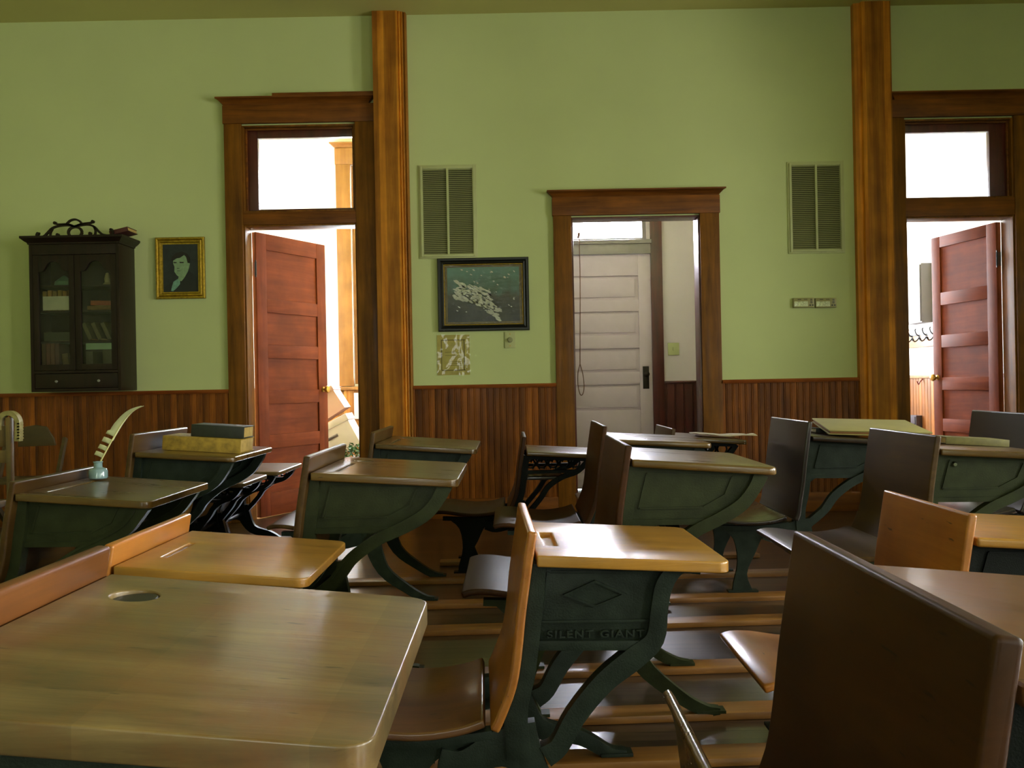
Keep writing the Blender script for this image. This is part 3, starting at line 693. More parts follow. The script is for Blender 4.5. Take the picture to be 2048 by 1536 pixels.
        # pedestal: rear leg, front leg with web, seat arm
        if s > .1:
            ribbon(bm, [(jx+.0, jz+.05), (jx+.01, jz-.01), (jx+.06, jz*.52), (.12, .07), (.19, .03), (.235, .026)], [.07, .075, .05, .036, .03, .018], *rb(0))
            web = smooth([(-.10, s-.03), (-.20, s-.06), (-.25, s*.55), (-.285, .10), (-.26, .022)], 3)+[(-.35, .022)]+smooth([(-.345, .06), (-.325, s*.45), (-.34, s*.75), (-.40, s-.025)], 3)
            prism(bm, web, y-.004, by)
            ribbon(bm, [(jx, jz), (-.09, jz+.0), (-.16, s-.075), (-.21, s-.065)], [.09, .075, .05, .04], *rb(1))
            ribbon(bm, [(-.10, s-.02), (-.25, s-.034), (-.42, s-.028)], .018, *rb(2))
            box(bm, -.37, -.24, y-.018, y+.024, .022, .03); box(bm, .17, .25, y-.018, y+.024, .022, .03)
        obj('side_frame', bm, mi, T, .0025 if style == 'silent' else 0)
        if style == 'silent' and not far:
            c = u(.122, -.068); bm = BM(); dxx, dz2 = .068*k, .029*v
            q = [(c[0]-dxx, c[1]), (c[0], c[1]+dz2), (c[0]+dxx, c[1]-.003), (c[0], c[1]-dz2)]
            prism(bm, q, y-.009, y); q2 = [(c[0]+(a-c[0])*.82, c[1]+(b2-c[1])*.82) for a, b2 in q]
            dm = obj('diamond_boss', bm, mi, T); cb = BM(); prism(cb, q2, y-.02, y-.003); cut(dm, cb)
            cu = bpy.data.curves.new('lettering', 'FONT'); cu.body = 'SILENT GIANT'; cu.size = .021; cu.extrude = .0045; cu.bevel_depth = .0006; cu.space_character = 1.22
            tx = bpy.data.objects.new('lettering', cu); C.collection.objects.link(tx); tx.rotation_euler = (math.radians(90), 0, 0)
            dg = bpy.context.evaluated_depsgraph_get(); me = bpy.data.meshes.new_from_object(tx.evaluated_get(dg)); bpy.data.objects.remove(tx)
            xs = [vv.co.x for vv in me.vertices]; scx = .205*k/(max(xs)-min(xs))
            for vv in me.vertices: vv.co.x *= scx
            me.materials.append(mi); tx = bpy.data.objects.new('lettering', me); C.collection.objects.link(tx); tx.parent = T
            p = u(.0, -.158); tx.location = (p[0]+.018, y-.0035, p[1]); tx.rotation_euler = (math.radians(90), math.radians(.9), 0)
        if bolt and not far:
            bm = BM(); lathe(bm, [(.006, -.006), (.009, -.003), (.01, .002)], (u(.06, 0)[0], y-.003, u(0, -.035)[1]), 12, 'y'); obj('bolt', bm, M_chrome, T)
    # book shelf under the top and a tie rod between the frames
    bm = BM(); zb = hL-thick-.15*v; box(bm, -.03, .20*k, .063, W-.066, zb, zb+.014); obj('book_shelf', bm, M_dark, T, .002)
    bm = BM(); tube(bm, [(jx, .04, jz), (jx, W-.04, jz)], .011, 10, 1); obj('tie_rod', bm, M_irond, T)
    return T

B = (M_brown, M_browny); G = (M_gold, M_goldy); R = (M_red, M_redy); K = (M_dark, M_darky)
desk('large worn grey-brown desk with ink hole filling the lower left corner of the picture', -.565, .742, .52, .443, .6945, .652, .735, .33, mats=(M_worn, M_wornr), groove=False, thick=.03)
desk('big dark red-brown backrest and desk cut by the lower right corner of the picture', .425, .75, .54, .44, .69, .65, .731, .33, mats=(M_red, M_redy), bev=.012, bt=.026, seat_mat=M_brown, fold=math.radians(75), groove=False, ink=False, iron=M_irond)
desk('golden yellow desk behind the large worn desk, its back rail almost touching it', -.834, 1.87, .458, .40, .587, .552, .632, .24, mats=G, groove=(.12, .3), ink=False, thick=.02)
desk('golden desk with a diamond and cast lettering on its green iron side frame', .046, 1.84, .46, .40, .598, .574, .647, .24, 'silent', G, math.radians(2), groove=(.12, .30), gx=(.022, .05), seat_mat=M_red, ink=False, thick=.024)
desk('orange-brown desk and backrest standing behind the big dark backrest', 1.03, 2.0, .46, .42, .589, .56, .64, .255, mats=(M_gold, M_goldy), groove=False, ink=False, iron=M_irond)
desk('dark brown desk with the quill and ink bottle on it', -1.49, 2.69, .54, .40, .65, .618, .6855, .33, mats=B, groove=(.08, .4), ink=False, iron=M_irong)
desk('empty dark brown desk with a green panelled frame, in front of the open left door', -.556, 2.47, .54, .402, .717, .69, .762, .38, mats=B, iron=M_irong)
desk('brown desk with a leaning reddish backrest, directly behind the lettered golden desk', .328, 2.47, .54, .40, .737, .706, .775, .37, mats=(M_brown, M_redy), iron=M_irong, ink=False, groove=False)
desk('dark desk with a tall scuffed backrest and a thin green book on top', 1.43, 3.0, .56, .42, .706, .68, .75, .35, mats=(M_brown, M_browny), iron=M_irong, bolt=True, ink=False, groove=False)
desk('dark desk carrying the black book and the torn yellow book', -1.53, 3.64, .6, .40, .704, .675, .777, .34, mats=(M_brown, M_browny), ink=False, groove=False)
desk('dark desk standing against the left post, beyond the empty panelled desk', -.588, 3.85, .6, .43, .706, .673, .755, .35, mats=B)
desk('dark glossy-topped desk whose backrest overlaps the white outside door', .39, 3.7, .56, .43, .717, .69, .77, .36, mats=(M_brown, M_redy), ink=False, groove=False)
desk('near-black desk with a pale flat folder lying on it', 1.297, 3.89, .56, .42, .70, .67, .763, .335, mats=(M_dark, M_darky), ink=False, groove=False, bend=.8, seat_mat=M_dark)
desk('blackish backrest and desk at the right picture edge in front of the right door', 2.29, 3.89, .56, .42, .70, .67, .777, .35, mats=K, ink=False, groove=False, iron=M_irond)
desk('small desk with pierced scrollwork iron sides against the wainscot', .066, 4.4, .5, .36, .618, .596, .69, .32, 'lattice', (M_brown, M_redy), iron=M_irond, ink=False, groove=False)
desk('small desk with curled papers on it below the middle doorway', .815, 4.5, .5, .36, .67, .645, .71, .33, 'lattice', B, iron=M_irond, ink=False, groove=False)
desk('tiny glossy desk with pierced iron sides, beside the open left door', -1.60, 4.95, .56, .31, .498, .492, .55, .25, 'lattice', (M_worn, M_browny), iron=M_irond, ink=False, groove=False)  # paler grey wood puts the doorway's glare into this desktop's colour
desk('tiny desk with a slatted seat, wedged behind the desk with two books', -1.53, 4.35, .45, .22, .502, .494, .55, .30, 'lattice', (M_worn, M_edge), iron=M_irond, ink=False, groove=False)

# worn floor runners the desk frames are screwed to
def runner(x0, x1, y, rot, label):
    L = x1-x0; o = obj('floor_runner', bx(-L/2, L/2, -.045, .045, 0, .021), M_run, None, .004)
    o.location = ((x0+x1)/2, y, 0); o.rotation_euler.z = math.radians(rot); tag(o, label, 'floor runner', 'floor runners')
for a in ((-.75, .45, .83, 0, 'orange wooden floor runner under the near edge of the large worn desk'), (-.75, .8, 1.2, 0, 'orange wooden floor runner between the large worn desk and the big backrest'),
          (-1.3, 1.5, 1.93, 0, 'orange wooden floor runner under the near frames of the golden desks'), (-1.3, 1.5, 2.24, 2, 'orange wooden floor runner under the far frames of the golden desks'),
          (-.95, .98, 2.53, 2.5, 'orange wooden floor runner at the near foot of the reddish-backed desk'), (-.95, 1.05, 2.93, 2.5, 'orange wooden floor runner at the far foot of the reddish-backed desk'),
          (-2.0, -1.15, 2.74, 0, 'short floor runner under the near frame of the quill desk'), (-2.0, -1.1, 3.17, 0, 'short floor runner under the far frame of the quill desk'),
          (1.0, 1.75, 3.06, 0, 'short floor runner under the near frame of the green-book desk'), (-.5, 1.75, 3.5, 3, 'long floor runner crossing the aisle, at the far foot of the green-book desk'),
          (-1.0, 2.6, 3.89, 1.5, 'long floor runner crossing the aisle under the folder desk'), (-.95, 2.6, 4.36, 1, 'long dark floor runner beyond the folder desk'),
          (-.4, 1.3, 4.8, 2, 'floor runner under the far feet of the scrollwork desk')):
    runner(*a)

# ---------------------------------------------------------------- things on the desks
tilt = math.atan2(.704-.675, .40)
def book(name, label, loc, w, d, th, cover, pages, rz=0, ry=0, group=None, spine=True, hard=True):
    t = thing(name, label, 'book', loc, 0, group); t.rotation_euler = (0, ry, rz)
    ct = min(.004, th*.12); bm = BM()
    box(bm, 0, w, 0, d, 0, ct); box(bm, 0, w, 0, d, th-ct, th); box(bm, 0, w, -.002, ct, 0, th)
    obj('cover', bm, cover, t, .0012); obj('pages', bx(.004, w-.004, ct, d-.006, ct, th-ct), pages, t, .001)
    return t
M_page = plain('old_pages', '#b79a58', .8, var=.15, vscale=60); M_pagew = plain('page_edges', '#c9bf96', .8, var=.08, vscale=60)
M_bk = plain('black_book_cloth', '#20241c', .5, var=.2, vscale=50); M_yel = plain('torn_yellow_book_spine', '#9c7f2c', .7, var=.35, vscale=35, bump=.4)
zd = lambda x: .704-.0725*(x+1.53)
book('book', 'thick old book with a torn yellow spine, under the black book', (-1.482, 3.80, zd(-1.482)+.001), .33, .2, .06, M_yel, M_page, 0, tilt)
book('book', 'dark green-black book lying on top of the torn yellow book', (-1.37, 3.83, zd(-1.37)+.063), .225, .15, .05, M_bk, M_page, 0, tilt)
M_olive = plain('olive_book_cloth', '#6b6430', .6, var=.15, vscale=40)
book('book', 'thin olive-green book lying on the desk with the scuffed backrest', (1.60, 3.33, .698), .235, .14, .026, M_olive, M_page, 0, math.radians(4))
M_fold = plain('manila_cover', '#a39a5e', .7, var=.06, vscale=8); M_foldp = plain('manila_edge', '#8a5c34', .7)
t = thing('folder', 'large pale manila folder lying tilted on the near-black desk', 'folder', (1.39, 3.96, .701)); t.rotation_euler = (math.radians(4.6), math.radians(2), math.radians(-9))
obj('cover', bx(0, .43, 0, .44, .014, .02), M_fold, t, .002); obj('pages', bx(.006, .42, .006, .43, .004, .014), M_foldp, t, .001); obj('cover', bx(0, .43, 0, .44, 0, .004), M_fold, t, .001)
book('book', 'small dark book propping up the far side of the manila folder', (1.42, 4.22, .694), .2, .12, .022, M_bk, M_pagew, 0, math.radians(4))
bm = BM(); g = [[None]*9 for _ in range(7)]
for i in range(7):
    for j in range(9):
        x, y = i/6*.21, j/8*.30; g[i][j] = bm.verts.new((y, x, .004+.018*(max(0, j-4)/4)**2*(.6+.4*math.sin(i))+.006*math.sin(j*1.3+i)*.5+.004))
for i in range(6):
    for j in range(8): bm.faces.new((g[i][j], g[i+1][j], g[i+1][j+1], g[i][j+1]))
o = obj('paper_sheets', bm, plain('old_paper', '#a89a78', .7)); md = o.modifiers.new('s', 'SOLIDIFY'); md.thickness = .002
o.location = (.95, 4.58, .668); o.rotation_euler = (0, math.radians(4), math.radians(4)); tag(o, 'curled old paper sheets on the small desk below the middle doorway', 'paper')

# ink bottle and quill
M_ink = plain('blue_grey_glass', '#7f9ba0', .12, var=.1, coat=.5); IX, IY = -1.44, 3.12; IZ = .65-.08*.05+.004
t = thing('ink_bottle', 'squat blue-grey glass ink bottle on the dark desk, holding the quill', 'ink bottle', (IX, IY, IZ))
bm = BM(); lathe(bm, [(.028, 0), (.031, .003), (.031, .026), (.027, .034), (.016, .038), (.014, .040), (.014, .054), (.016, .056), (.016, .060), (.009, .060), (.009, .045)], (0, 0, 0), 28); obj('body', bm, M_ink, t)
bm = BM(); lathe(bm, [(.0085, .04), (.0085, .05)], (0, 0, 0), 16); obj('ink', bm, M_black, t)
q = thing('quill_pen', 'white feather quill standing in the ink bottle', 'quill', (IX, IY, IZ+.044))
K_ = .00178; ra = [(186, 940), (196, 920), (207, 899), (220, 876), (232, 858), (245, 843), (258, 833), (277, 825)]
base = (186, 940); rp = [((a-base[0])*K_+(b2-base[1])*.0*K_, .012*math.sin(i*.5), (base[1]-b2)*K_) for i, (a, b2) in enumerate(ra)]
bm = BM(); tube(bm, rp, [.0028, .0026, .0024, .0022, .0019, .0016, .0012, .0006], 8); obj('shaft', bm, plain('quill_shaft', '#d6cf8f', .5), q)
sp = smooth(rp, 8); n = len(sp); bm = BM()
def wl(f): return 0 if f < .1 else (.034*math.sin(min(1, (f-.08)/.45)*math.pi/2)*max(0, 1-f)**.55 if f > .42 else .03)
i0 = int(n*.10)
for i in range(i0, n-2):
    f = i/n
    barb = [(.10, .15), (.19, .245), (.275, .325)] if f < .36 else None
    if barb and not any(a <= f <= b2 for a, b2 in barb): pass
    else:
        p, p2 = Vector(sp[i]), Vector(sp[i+1]); w0 = wl(f); w1 = wl((i+1)/n)
        lean = .012
        d0 = Vector((-w0, .004, lean*(w0/.03))); d1 = Vector((-w1, .004, lean*(w1/.03)))
        a = bm.verts.new(p); b2 = bm.verts.new(p2); c = bm.verts.new(p2+d1*.55+Vector((0, .004, 0))); d = bm.verts.new(p+d0*.55+Vector((0, .004, 0))); e = bm.verts.new(p2+d1); f2 = bm.verts.new(p+d0)
        bm.faces.new((a, b2, c, d)); bm.faces.new((d, c, e, f2))
    p, p2 = Vector(sp[i]), Vector(sp[i+1]); w0 = .006 if f > .3 else .0035
    a = bm.verts.new(p); b2 = bm.verts.new(p2); c = bm.verts.new(p2+Vector((w0, .001, .002))); d = bm.verts.new(p+Vector((w0, .001, .002))); bm.faces.new((a, d, c, b2))
bmesh.ops.remove_doubles(bm, verts=bm.verts, dist=2e-4)
o = obj('vane', bm, plain('feather_white', '#d5d6ae', .8), q, sharp=180); md = o.modifiers.new('s', 'SOLIDIFY'); md.thickness = .0008

# ---------------------------------------------------------------- on the wall
def louvre(x0, x1, z1, z0, label):
    t = thing('wall_vent', label, 'air vent', ((x0+x1)/2, D, z0), 0, 'louvred wall vents'); w = x1-x0; h = z1-z0; b1 = .032; bm = BM()
    box(bm, -w/2, w/2, -.008, 0, 0, h); ob = obj('flange', bm, M_cream, t, .002); cb = bx(-w/2+b1, w/2-b1, -.05, .05, b1, h-b1); cut(ob, cb)
    bm = BM(); f = .016; box(bm, -w/2+.012, -w/2+.012+f, -.016, -.006, .012, h-.012); box(bm, w/2-.012-f, w/2-.012, -.016, -.006, .012, h-.012)
    box(bm, -w/2+.028, w/2-.028, -.016, -.006, .012, .012+f); box(bm, -w/2+.028, w/2-.028, -.016, -.006, h-.012-f, h-.012); box(bm, -.008, .008, -.018, -.004, .028, h-.028)
    obj('frame', bm, M_cream, t, .0015)
    obj('back_panel', bx(-w/2+.03, w/2-.03, -.003, -.001, .03, h-.03), M_blackp, t)  # near-black sheet closing the vent behind its slats
    for s in (-1, 1):
        bm = BM(); a, b2 = (-w/2+.03, -.008) if s < 0 else (.008, w/2-.03); nn = 44; dz = (h-.06)/nn
        for i in range(nn):
            z = .03+i*dz; prism(bm, [(-.014, z), (-.0125, z), (-.003, z+dz*.85), (-.0045, z+dz*.85)], a, b2, 'x')
        obj('louvre_panel', bm, M_slat, t)
louvre(WX(838, 420), WX(954, 420), WZ(896, 330), WZ(896, 517), 'cream louvred wall vent between left post and middle doorway, above the dark picture')
louvre(WX(1575, 410), WX(1688, 410), WZ(1631, 323), WZ(1631, 507), 'cream louvred wall vent right of the middle doorway, above the control plates')

def frame_obj(t, w, h, prof, mat, name='frame'):
    """picture frame swept with mitred corners; prof: (inset from outer edge, depth out of the wall)"""
    bm = BM(); rings = []
    for ins, dep in prof:
        rings.append([bm.verts.new((sx*(w/2-ins), -dep, sz*(h/2-ins))) for sx, sz in ((-1, -1), (1, -1), (1, 1), (-1, 1))])
    for a, b2 in zip(rings, rings[1:]):
        for i in range(4): bm.faces.new((a[i], a[(i+1) % 4], b2[(i+1) % 4], b2[i]))
    return obj(name, bm, mat, t, sharp=25)
# portrait
pw, ph = WX(411, 540)-WX(313, 540), WZ(362, 475)-WZ(362, 598)
t = thing('portrait', 'small gilt-framed portrait of a dark-haired person in a dark coat', 'picture', ((WX(411, 540)+WX(313, 540))/2, D, (WZ(362, 475)+WZ(362, 598))/2))
frame_obj(t, pw, ph, [(0, 0), (0, .018), (.006, .026), (.014, .026), (.02, .018), (.026, .022), (.034, .022), (.04, .012), (.05, .010), (.05, .004)], M_giltf)
M_pbg = plain('portrait_ground', '#22292b', .5, var=.25, vscale=25)
obj('canvas', bx(-pw/2+.045, pw/2-.045, -.006, -.001, -ph/2+.045, ph/2-.045), M_pbg, t)
def flat(name, pts, mat, yy, t, th=.0012):
    bm = BM(); prism(bm, pts, yy-th, yy); return obj(name, bm, mat, t)
iw = (pw-.1)/700; zp = lambda x, y: ((x-625)*iw, -(y-790)*iw)
M_skin = plain('portrait_skin', '#7f9a74', .6, var=.12, vscale=60); M_coat = plain('portrait_coat', '#181c1e', .5); M_hair = plain('portrait_hair', '#1a1512', .5); M_crav = plain('portrait_cravat', '#6e9a83', .6, var=.2, vscale=70)
flat('painted_coat', [zp(*p) for p in ((300, 1260), (310, 1160), (440, 1060), (520, 1130), (620, 1080), (800, 850), (900, 940), (945, 1030), (950, 1265))], M_coat, -.0062, t)
flat('painted_face', [zp(*p) for p in ((480, 640), (560, 590), (700, 530), (750, 580), (775, 690), (815, 700), (800, 770), (770, 860), (700, 980), (640, 1050), (560, 1040), (585, 960), (545, 930), (500, 860), (505, 760), (480, 700))], M_skin, -.0076, t)
flat('painted_hair', [zp(*p) for p in ((440, 640), (460, 560), (540, 490), (660, 460), (760, 500), (820, 600), (815, 690), (770, 690), (745, 580), (710, 525), (620, 585), (520, 600), (480, 640))], M_hair, -.009, t)
flat('painted_cravat', [zp(*p) for p in ((480, 1060), (560, 1010), (610, 1040), (610, 1110), (540, 1190), (470, 1250), (430, 1240), (450, 1150))], M_crav, -.009, t)
bm = BM()
for a, b2, c, d in ((490, 665, 550, 690), (610, 665, 690, 690), (555, 790, 605, 802), (560, 840, 625, 850)): prism(bm, [zp(a, b2), zp(c, b2+4), zp(c, d), zp(a, d)], -.0096, -.0085)
obj('painted_features', bm, M_hair, t)

# large dark-framed landscape
lw, lh = WX(1058, 590)-WX(876, 590), WZ(967, 516)-WZ(967, 662)
t = thing('framed_landscape', 'black-framed green landscape picture with painted white glass reflections under the left vent', 'picture', ((WX(1058, 590)+WX(876, 590))/2, D, (WZ(967, 516)+WZ(967, 662))/2))
frame_obj(t, lw, lh, [(0, 0), (0, .022), (.006, .03), (.018, .03), (.026, .02), (.036, .024), (.044, .016), (.044, .004)], M_black)
frame_obj(t, lw-.086, lh-.086, [(0, .004), (0, .016), (.004, .016), (.008, .008), (.008, .004)], M_giltf, 'inner_gilt_edge')
obj('mat_board', bx(-lw/2+.044, lw/2-.044, -.008, -.001, -lh/2+.044, lh/2-.044), plain('gold_mat', '#6f5c22', .5, var=.25, vscale=60), t)
m, n, l, b = newmat('painted_landscape'); tc = n.new('ShaderNodeTexCoord'); sep = n.new('ShaderNodeSeparateXYZ'); l.new(tc.outputs['Object'], sep.inputs[0])
nz = n.new('ShaderNodeTexNoise'); nz.inputs['Scale'].default_value = 14; nz.inputs['Detail'].default_value = 6; l.new(tc.outputs['Object'], nz.inputs['Vector'])
ma = n.new('ShaderNodeMath'); ma.operation = 'MULTIPLY_ADD'; ma.inputs[1].default_value = .22; l.new(nz.outputs['Fac'], ma.inputs[0]); l.new(sep.outputs['Z'], ma.inputs[2])
r = n.new('ShaderNodeValToRGB'); e = r.color_ramp.elements; e[0].position = 0.0; e[0].color = col('#2c3020'); e[1].position = .28; e[1].color = col('#6a9c84')
e2 = e.new(.10); e2.color = col('#4c5238'); e3 = e.new(.17); e3.color = col('#557c64')
l.new(ma.outputs[0], r.inputs['Fac']); l.new(r.outputs['Color'], b.inputs['Base Color']); b.inputs['Roughness'].default_value = .5
obj('painting', bx(-lw/2+.068, lw/2-.068, -.0095, -.007, -lh/2+.066, lh/2-.066), m, t)
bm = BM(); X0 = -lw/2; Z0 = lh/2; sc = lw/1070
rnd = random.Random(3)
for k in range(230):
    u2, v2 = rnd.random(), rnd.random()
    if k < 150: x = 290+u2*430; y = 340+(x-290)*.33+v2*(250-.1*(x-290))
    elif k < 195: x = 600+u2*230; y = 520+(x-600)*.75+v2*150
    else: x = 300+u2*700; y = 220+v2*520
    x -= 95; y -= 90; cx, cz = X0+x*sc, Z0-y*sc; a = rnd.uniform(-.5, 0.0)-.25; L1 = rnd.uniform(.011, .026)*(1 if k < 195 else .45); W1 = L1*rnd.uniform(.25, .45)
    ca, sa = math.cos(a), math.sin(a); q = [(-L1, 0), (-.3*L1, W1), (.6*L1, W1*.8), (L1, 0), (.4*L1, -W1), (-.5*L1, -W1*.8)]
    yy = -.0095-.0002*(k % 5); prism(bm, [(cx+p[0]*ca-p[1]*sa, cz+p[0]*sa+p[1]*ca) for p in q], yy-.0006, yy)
obj('painted_reflection', bm, plain('reflection_paint', '#f0f3dc', .5, var=.15, vscale=90), t)  # window reflections in the glass, put into the picture as white flecks
obj('glass', bx(-lw/2+.05, lw/2-.05, -.0125, -.0120, -lh/2+.05, lh/2-.05), thin_glass('rippled_picture_glass', .5, 20), t)

# parchment notice in a plastic sleeve
cx, cz = WX(907, 710), WZ(907, 710); w2, h2 = .116, .143
t = thing('notice', 'yellowed printed notice in a shiny sleeve under the black-framed landscape', 'notice', (cx, D, cz))
M_par = plain('parchment', '#a89c50', .6, var=.12, vscale=20); M_print = plain('faded_print', '#5f552a', .8)
obj('sheet', bx(-w2, w2, -.003, 0, -h2, h2), M_par, t)
bm = BM()
for x0, x1, z0, z1 in ((-.085, .085, .104, .11), (-.085, .085, -.112, -.106), (-.088, -.082, -.11, .11), (.074, .08, -.11, .11)): box(bm, x0, x1, -.0036, -.003, z0, z1)
for i, z in enumerate((.02, -.005, -.05, -.062, -.075)): box(bm, -.06+.03*(i > 1), .03+.03*(i > 1), -.0036, -.003, z, z+.0025)
obj('printed_border', bm, M_print, t)
bm = BM(); r2 = random.Random(5); gg = [[bm.verts.new((-w2-.004+i*(2*w2+.008)/14, -.0055-r2.random()*.004, -h2-.004+j*(2*h2+.008)/18)) for j in range(19)] for i in range(15)]
for i in range(14):
    for j in range(18): bm.faces.new((gg[i][j], gg[i+1][j], gg[i+1][j+1], gg[i][j+1]))
obj('sleeve', bm, thin_glass('crumpled_plastic'), t, sharp=180)
# wall switch by the picture and the two control plates
s = (WX(1020, 680), WZ(1020, 680))
t = thing('dimmer_switch', 'single cream rotary switch plate just below the black-framed landscape', 'light switch', (s[0], D, s[1]))
obj('plate', bx(-.038, .038, -.007, 0, -.058, .058), M_cream, t, .003); bm = BM(); lathe(bm, [(.02, -.007), (.02, -.012), (.015, -.013), (.014, -.022), (.004, -.023)], (0, 0, 0), 20, 'y'); obj('dial', bm, M_slat, t)
bm = BM()
for z in (-.042, .042): lathe(bm, [(.004, -.007), (.004, -.009)], (0, 0, z), 10, 'y')
obj('screw', bm, M_brass, t)
for p0, wh in ((1606, 'left one'), (1650, 'right one')):
    t = thing('thermostat', f'small brass-cream control plate below the right vent, {wh} of the joined pair', 'thermostat', (WX(p0, 606), D, WZ(p0, 606)), 0, 'control plates below the right vent')
    w3 = .075; obj('case', bx(-w3, w3, -.022, 0, -.034, .034), plain('control_case_'+wh[:4].strip(), '#8f8850', .4), t, .003)
    obj('window', bx(-w3+.006, .028, -.0235, -.022, -.026, .010), M_ink if False else plain('control_window_'+wh[:4].strip(), '#c8cfa6', .2, var=.3, vscale=80, coat=.5), t, .001)
    bm = BM(); box(bm, -.045, -.02, -.0235, -.022, .022, .026); box(bm, 0, .025, -.0235, -.022, .022, .025)
    for z in (.02, .008, -.004): box(bm, .045, .06, -.0235, -.022, z, z+.005)
    for x in (.038, .056): box(bm, x, x+.011, -.0235, -.022, -.022, -.014)
    obj('buttons', bm, M_black, t)

# hanging bookcase
CX0, CX1 = WX(60, 640, D-.26), WX(240, 640, D-.26); CW = CX1-CX0; CZ0 = .957; CZ1 = WZ(150, 488, D-.26); CH = CZ1-CZ0; CDp = .26
t = thing('wall_bookcase', 'dark carved wooden bookcase with two glazed doors hanging on the left of the wall', 'bookcase', ((CX0+CX1)/2, D, CZ0))
hw = CW/2; bm = BM()
box(bm, -hw, -hw+.022, -CDp, 0, 0, CH); box(bm, hw-.022, hw, -CDp, 0, 0, CH); box(bm, -hw+.022, hw-.022, -CDp, 0, 0, .02); box(bm, -hw+.022, hw-.022, -CDp, 0, CH-.07, CH); box(bm, -hw+.022, hw-.022, -.012, 0, .02, CH-.07)
box(bm, -hw+.022, hw-.022, -CDp, 0, .125, .143)
obj('carcass', bm, M_cab, t, .002)
bm = BM(); rings = []
for ov, z in ((0, 0), (.006, .002), (.008, .012), (.022, .022), (.036, .036), (.042, .04), (.042, .055)):
    rings.append([bm.verts.new(p) for p in ((-hw-ov, 0, CH+z), (-hw-ov, -CDp-ov, CH+z), (hw+ov, -CDp-ov, CH+z), (hw+ov, 0, CH+z))])
for a, b2 in zip(rings, rings[1:]):
    for i in range(4): bm.faces.new((a[i], a[(i+1) % 4], b2[(i+1) % 4], b2[i]))
bm.faces.new(rings[0]); bm.faces.new(rings[-1]); obj('cornice', bm, M_cab, t, sharp=20)
# fretwork crest
def cp(x, y): return ((x-735)/1745*250*(D-.24)/F*1.0, CH+.055+(300-y)/1536*220*(D-.24)/F)
bm = BM(); y0, y1 = -CDp+.02, -CDp+.035
for pts, w in (([(215, 310), (195, 270), (210, 245), (240, 245)], .012), ([(170, 305), (290, 290), (350, 240), (420, 175), (520, 145), (640, 140), (730, 160)], .014), ([(730, 160), (830, 125), (960, 110), (985, 95)], .013), ([(730, 160), (640, 125), (500, 125), (455, 105)], .013),
               ([(735, 155), (900, 135), (1000, 165), (1070, 240), (1140, 285), (1290, 300)], .014), ([(1240, 300), (1265, 260), (1250, 220), (1220, 215)], .012), ([(620, 120), (670, 75), (740, 60), (800, 85), (830, 120)], .013),
               ([(1000, 165), (1020, 230), (1000, 290), (940, 290), (935, 255)], .012), ([(420, 185), (390, 240), (400, 290), (490, 290), (500, 265)], .012)):
    ribbon(bm, [cp(*p) for p in pts], w, y0, y1)
ribbon(bm, [cp(735+95*math.cos(a*math.pi/6), 240-75*math.sin(a*math.pi/6)) for a in range(13)], .016, y0, y1, 2)
for p in ((455, 105), (985, 95), (215, 250), (1240, 215), (490, 270), (945, 260)):
    c = cp(*p); lathe(bm, [(.001, y0-.002), (.011, y0-.002), (.011, y1+.002), (.001, y1+.002)], (c[0], 0, c[1]), 14, 'y')
box(bm, cp(150, 0)[0], cp(1330, 0)[0], y0, y1, CH+.055, CH+.062)
obj('crest', bm, M_cab, t)
bm = BM(); box(bm, -hw+.024, hw-.024, -CDp+.004, -.02, .023, .122); obj('drawer', bm, M_cab, t, .003)
bm = BM()
for x in (-hw*.42, hw*.52): lathe(bm, [(.004, -CDp+.004), (.005, -CDp-.006), (.010, -CDp-.012), (.008, -CDp-.02), (.002, -CDp-.022)], (x, 0, .07), 14, 'y')
obj('knob', bm, plain('glass_knob', '#8a8a7a', .2), t)
shz = [.143, .335, .545, .72]
for z in shz[1:]: obj('shelf', bx(-hw+.023, hw-.023, -CDp+.035, -.013, z, z+.014), M_cab, t)
DZ0, DZ1 = .146, CH-.073
for s in (-1, 1):
    x0, x1 = (-hw+.024, -.002) if s < 0 else (.002, hw-.024); bm = BM(); st = .038; yy0, yy1 = -CDp-.0, -CDp+.02
    box(bm, x0, x0+st, yy0, yy1, DZ0, DZ1); box(bm, x1-st, x1, yy0, yy1, DZ0, DZ1); box(bm, x0+st, x1-st, yy0, yy1, DZ0, DZ0+.04)
    cxm = (x0+x1)/2; rw = (x1-x0)/2-st; zt = DZ1-.115
    arch = [(x0+st, DZ1), (x0+st, zt), (x0+st+.03, zt+.004), (x0+st+.045, zt+.022)]+[(cxm-(rw-.05)*math.cos(a*math.pi/8), zt+.022+.05*math.sin(a*math.pi/8)) for a in range(1, 8)]+[(x1-st-.045, zt+.022), (x1-st-.03, zt+.004), (x1-st, zt), (x1-st, DZ1)]
    prism(bm, arch, yy0, yy1); d = obj('glazed_door', bm, M_cab, t, .002)
    obj('pane', bx(x0+st-.004, x1-st+.004, yy0+.012, yy0+.014, DZ0+.036, DZ1-.03), M_glass, d)
bc = ((CX0+CX1)/2, CZ0)
def shelf_book(label, x0, x1, z0, z1, c, lean=0, y=-CDp+.045, d=.14, group='books in the wall bookcase'):
    m = plain('spine_'+c[1:]+str(len(MATS)), c, .6, var=.2, vscale=50)
    o = thing('book', label, 'book', ((bc[0]+(x0+x1)/2), D+y, bc[1]+z0), 0, group); o.rotation_euler = (0, lean, 0); w = x1-x0; bm = BM()
    box(bm, -w/2, w/2, 0, .004, 0, z1-z0); box(bm, -w/2, -w/2+.003, 0, d, 0, z1-z0); box(bm, w/2-.003, w/2, 0, d, 0, z1-z0); obj('cover', bm, m, o, .001)
    obj('pages', bx(-w/2+.003, w/2-.003, .004, d-.005, .004, z1-z0-.004), M_page, o)
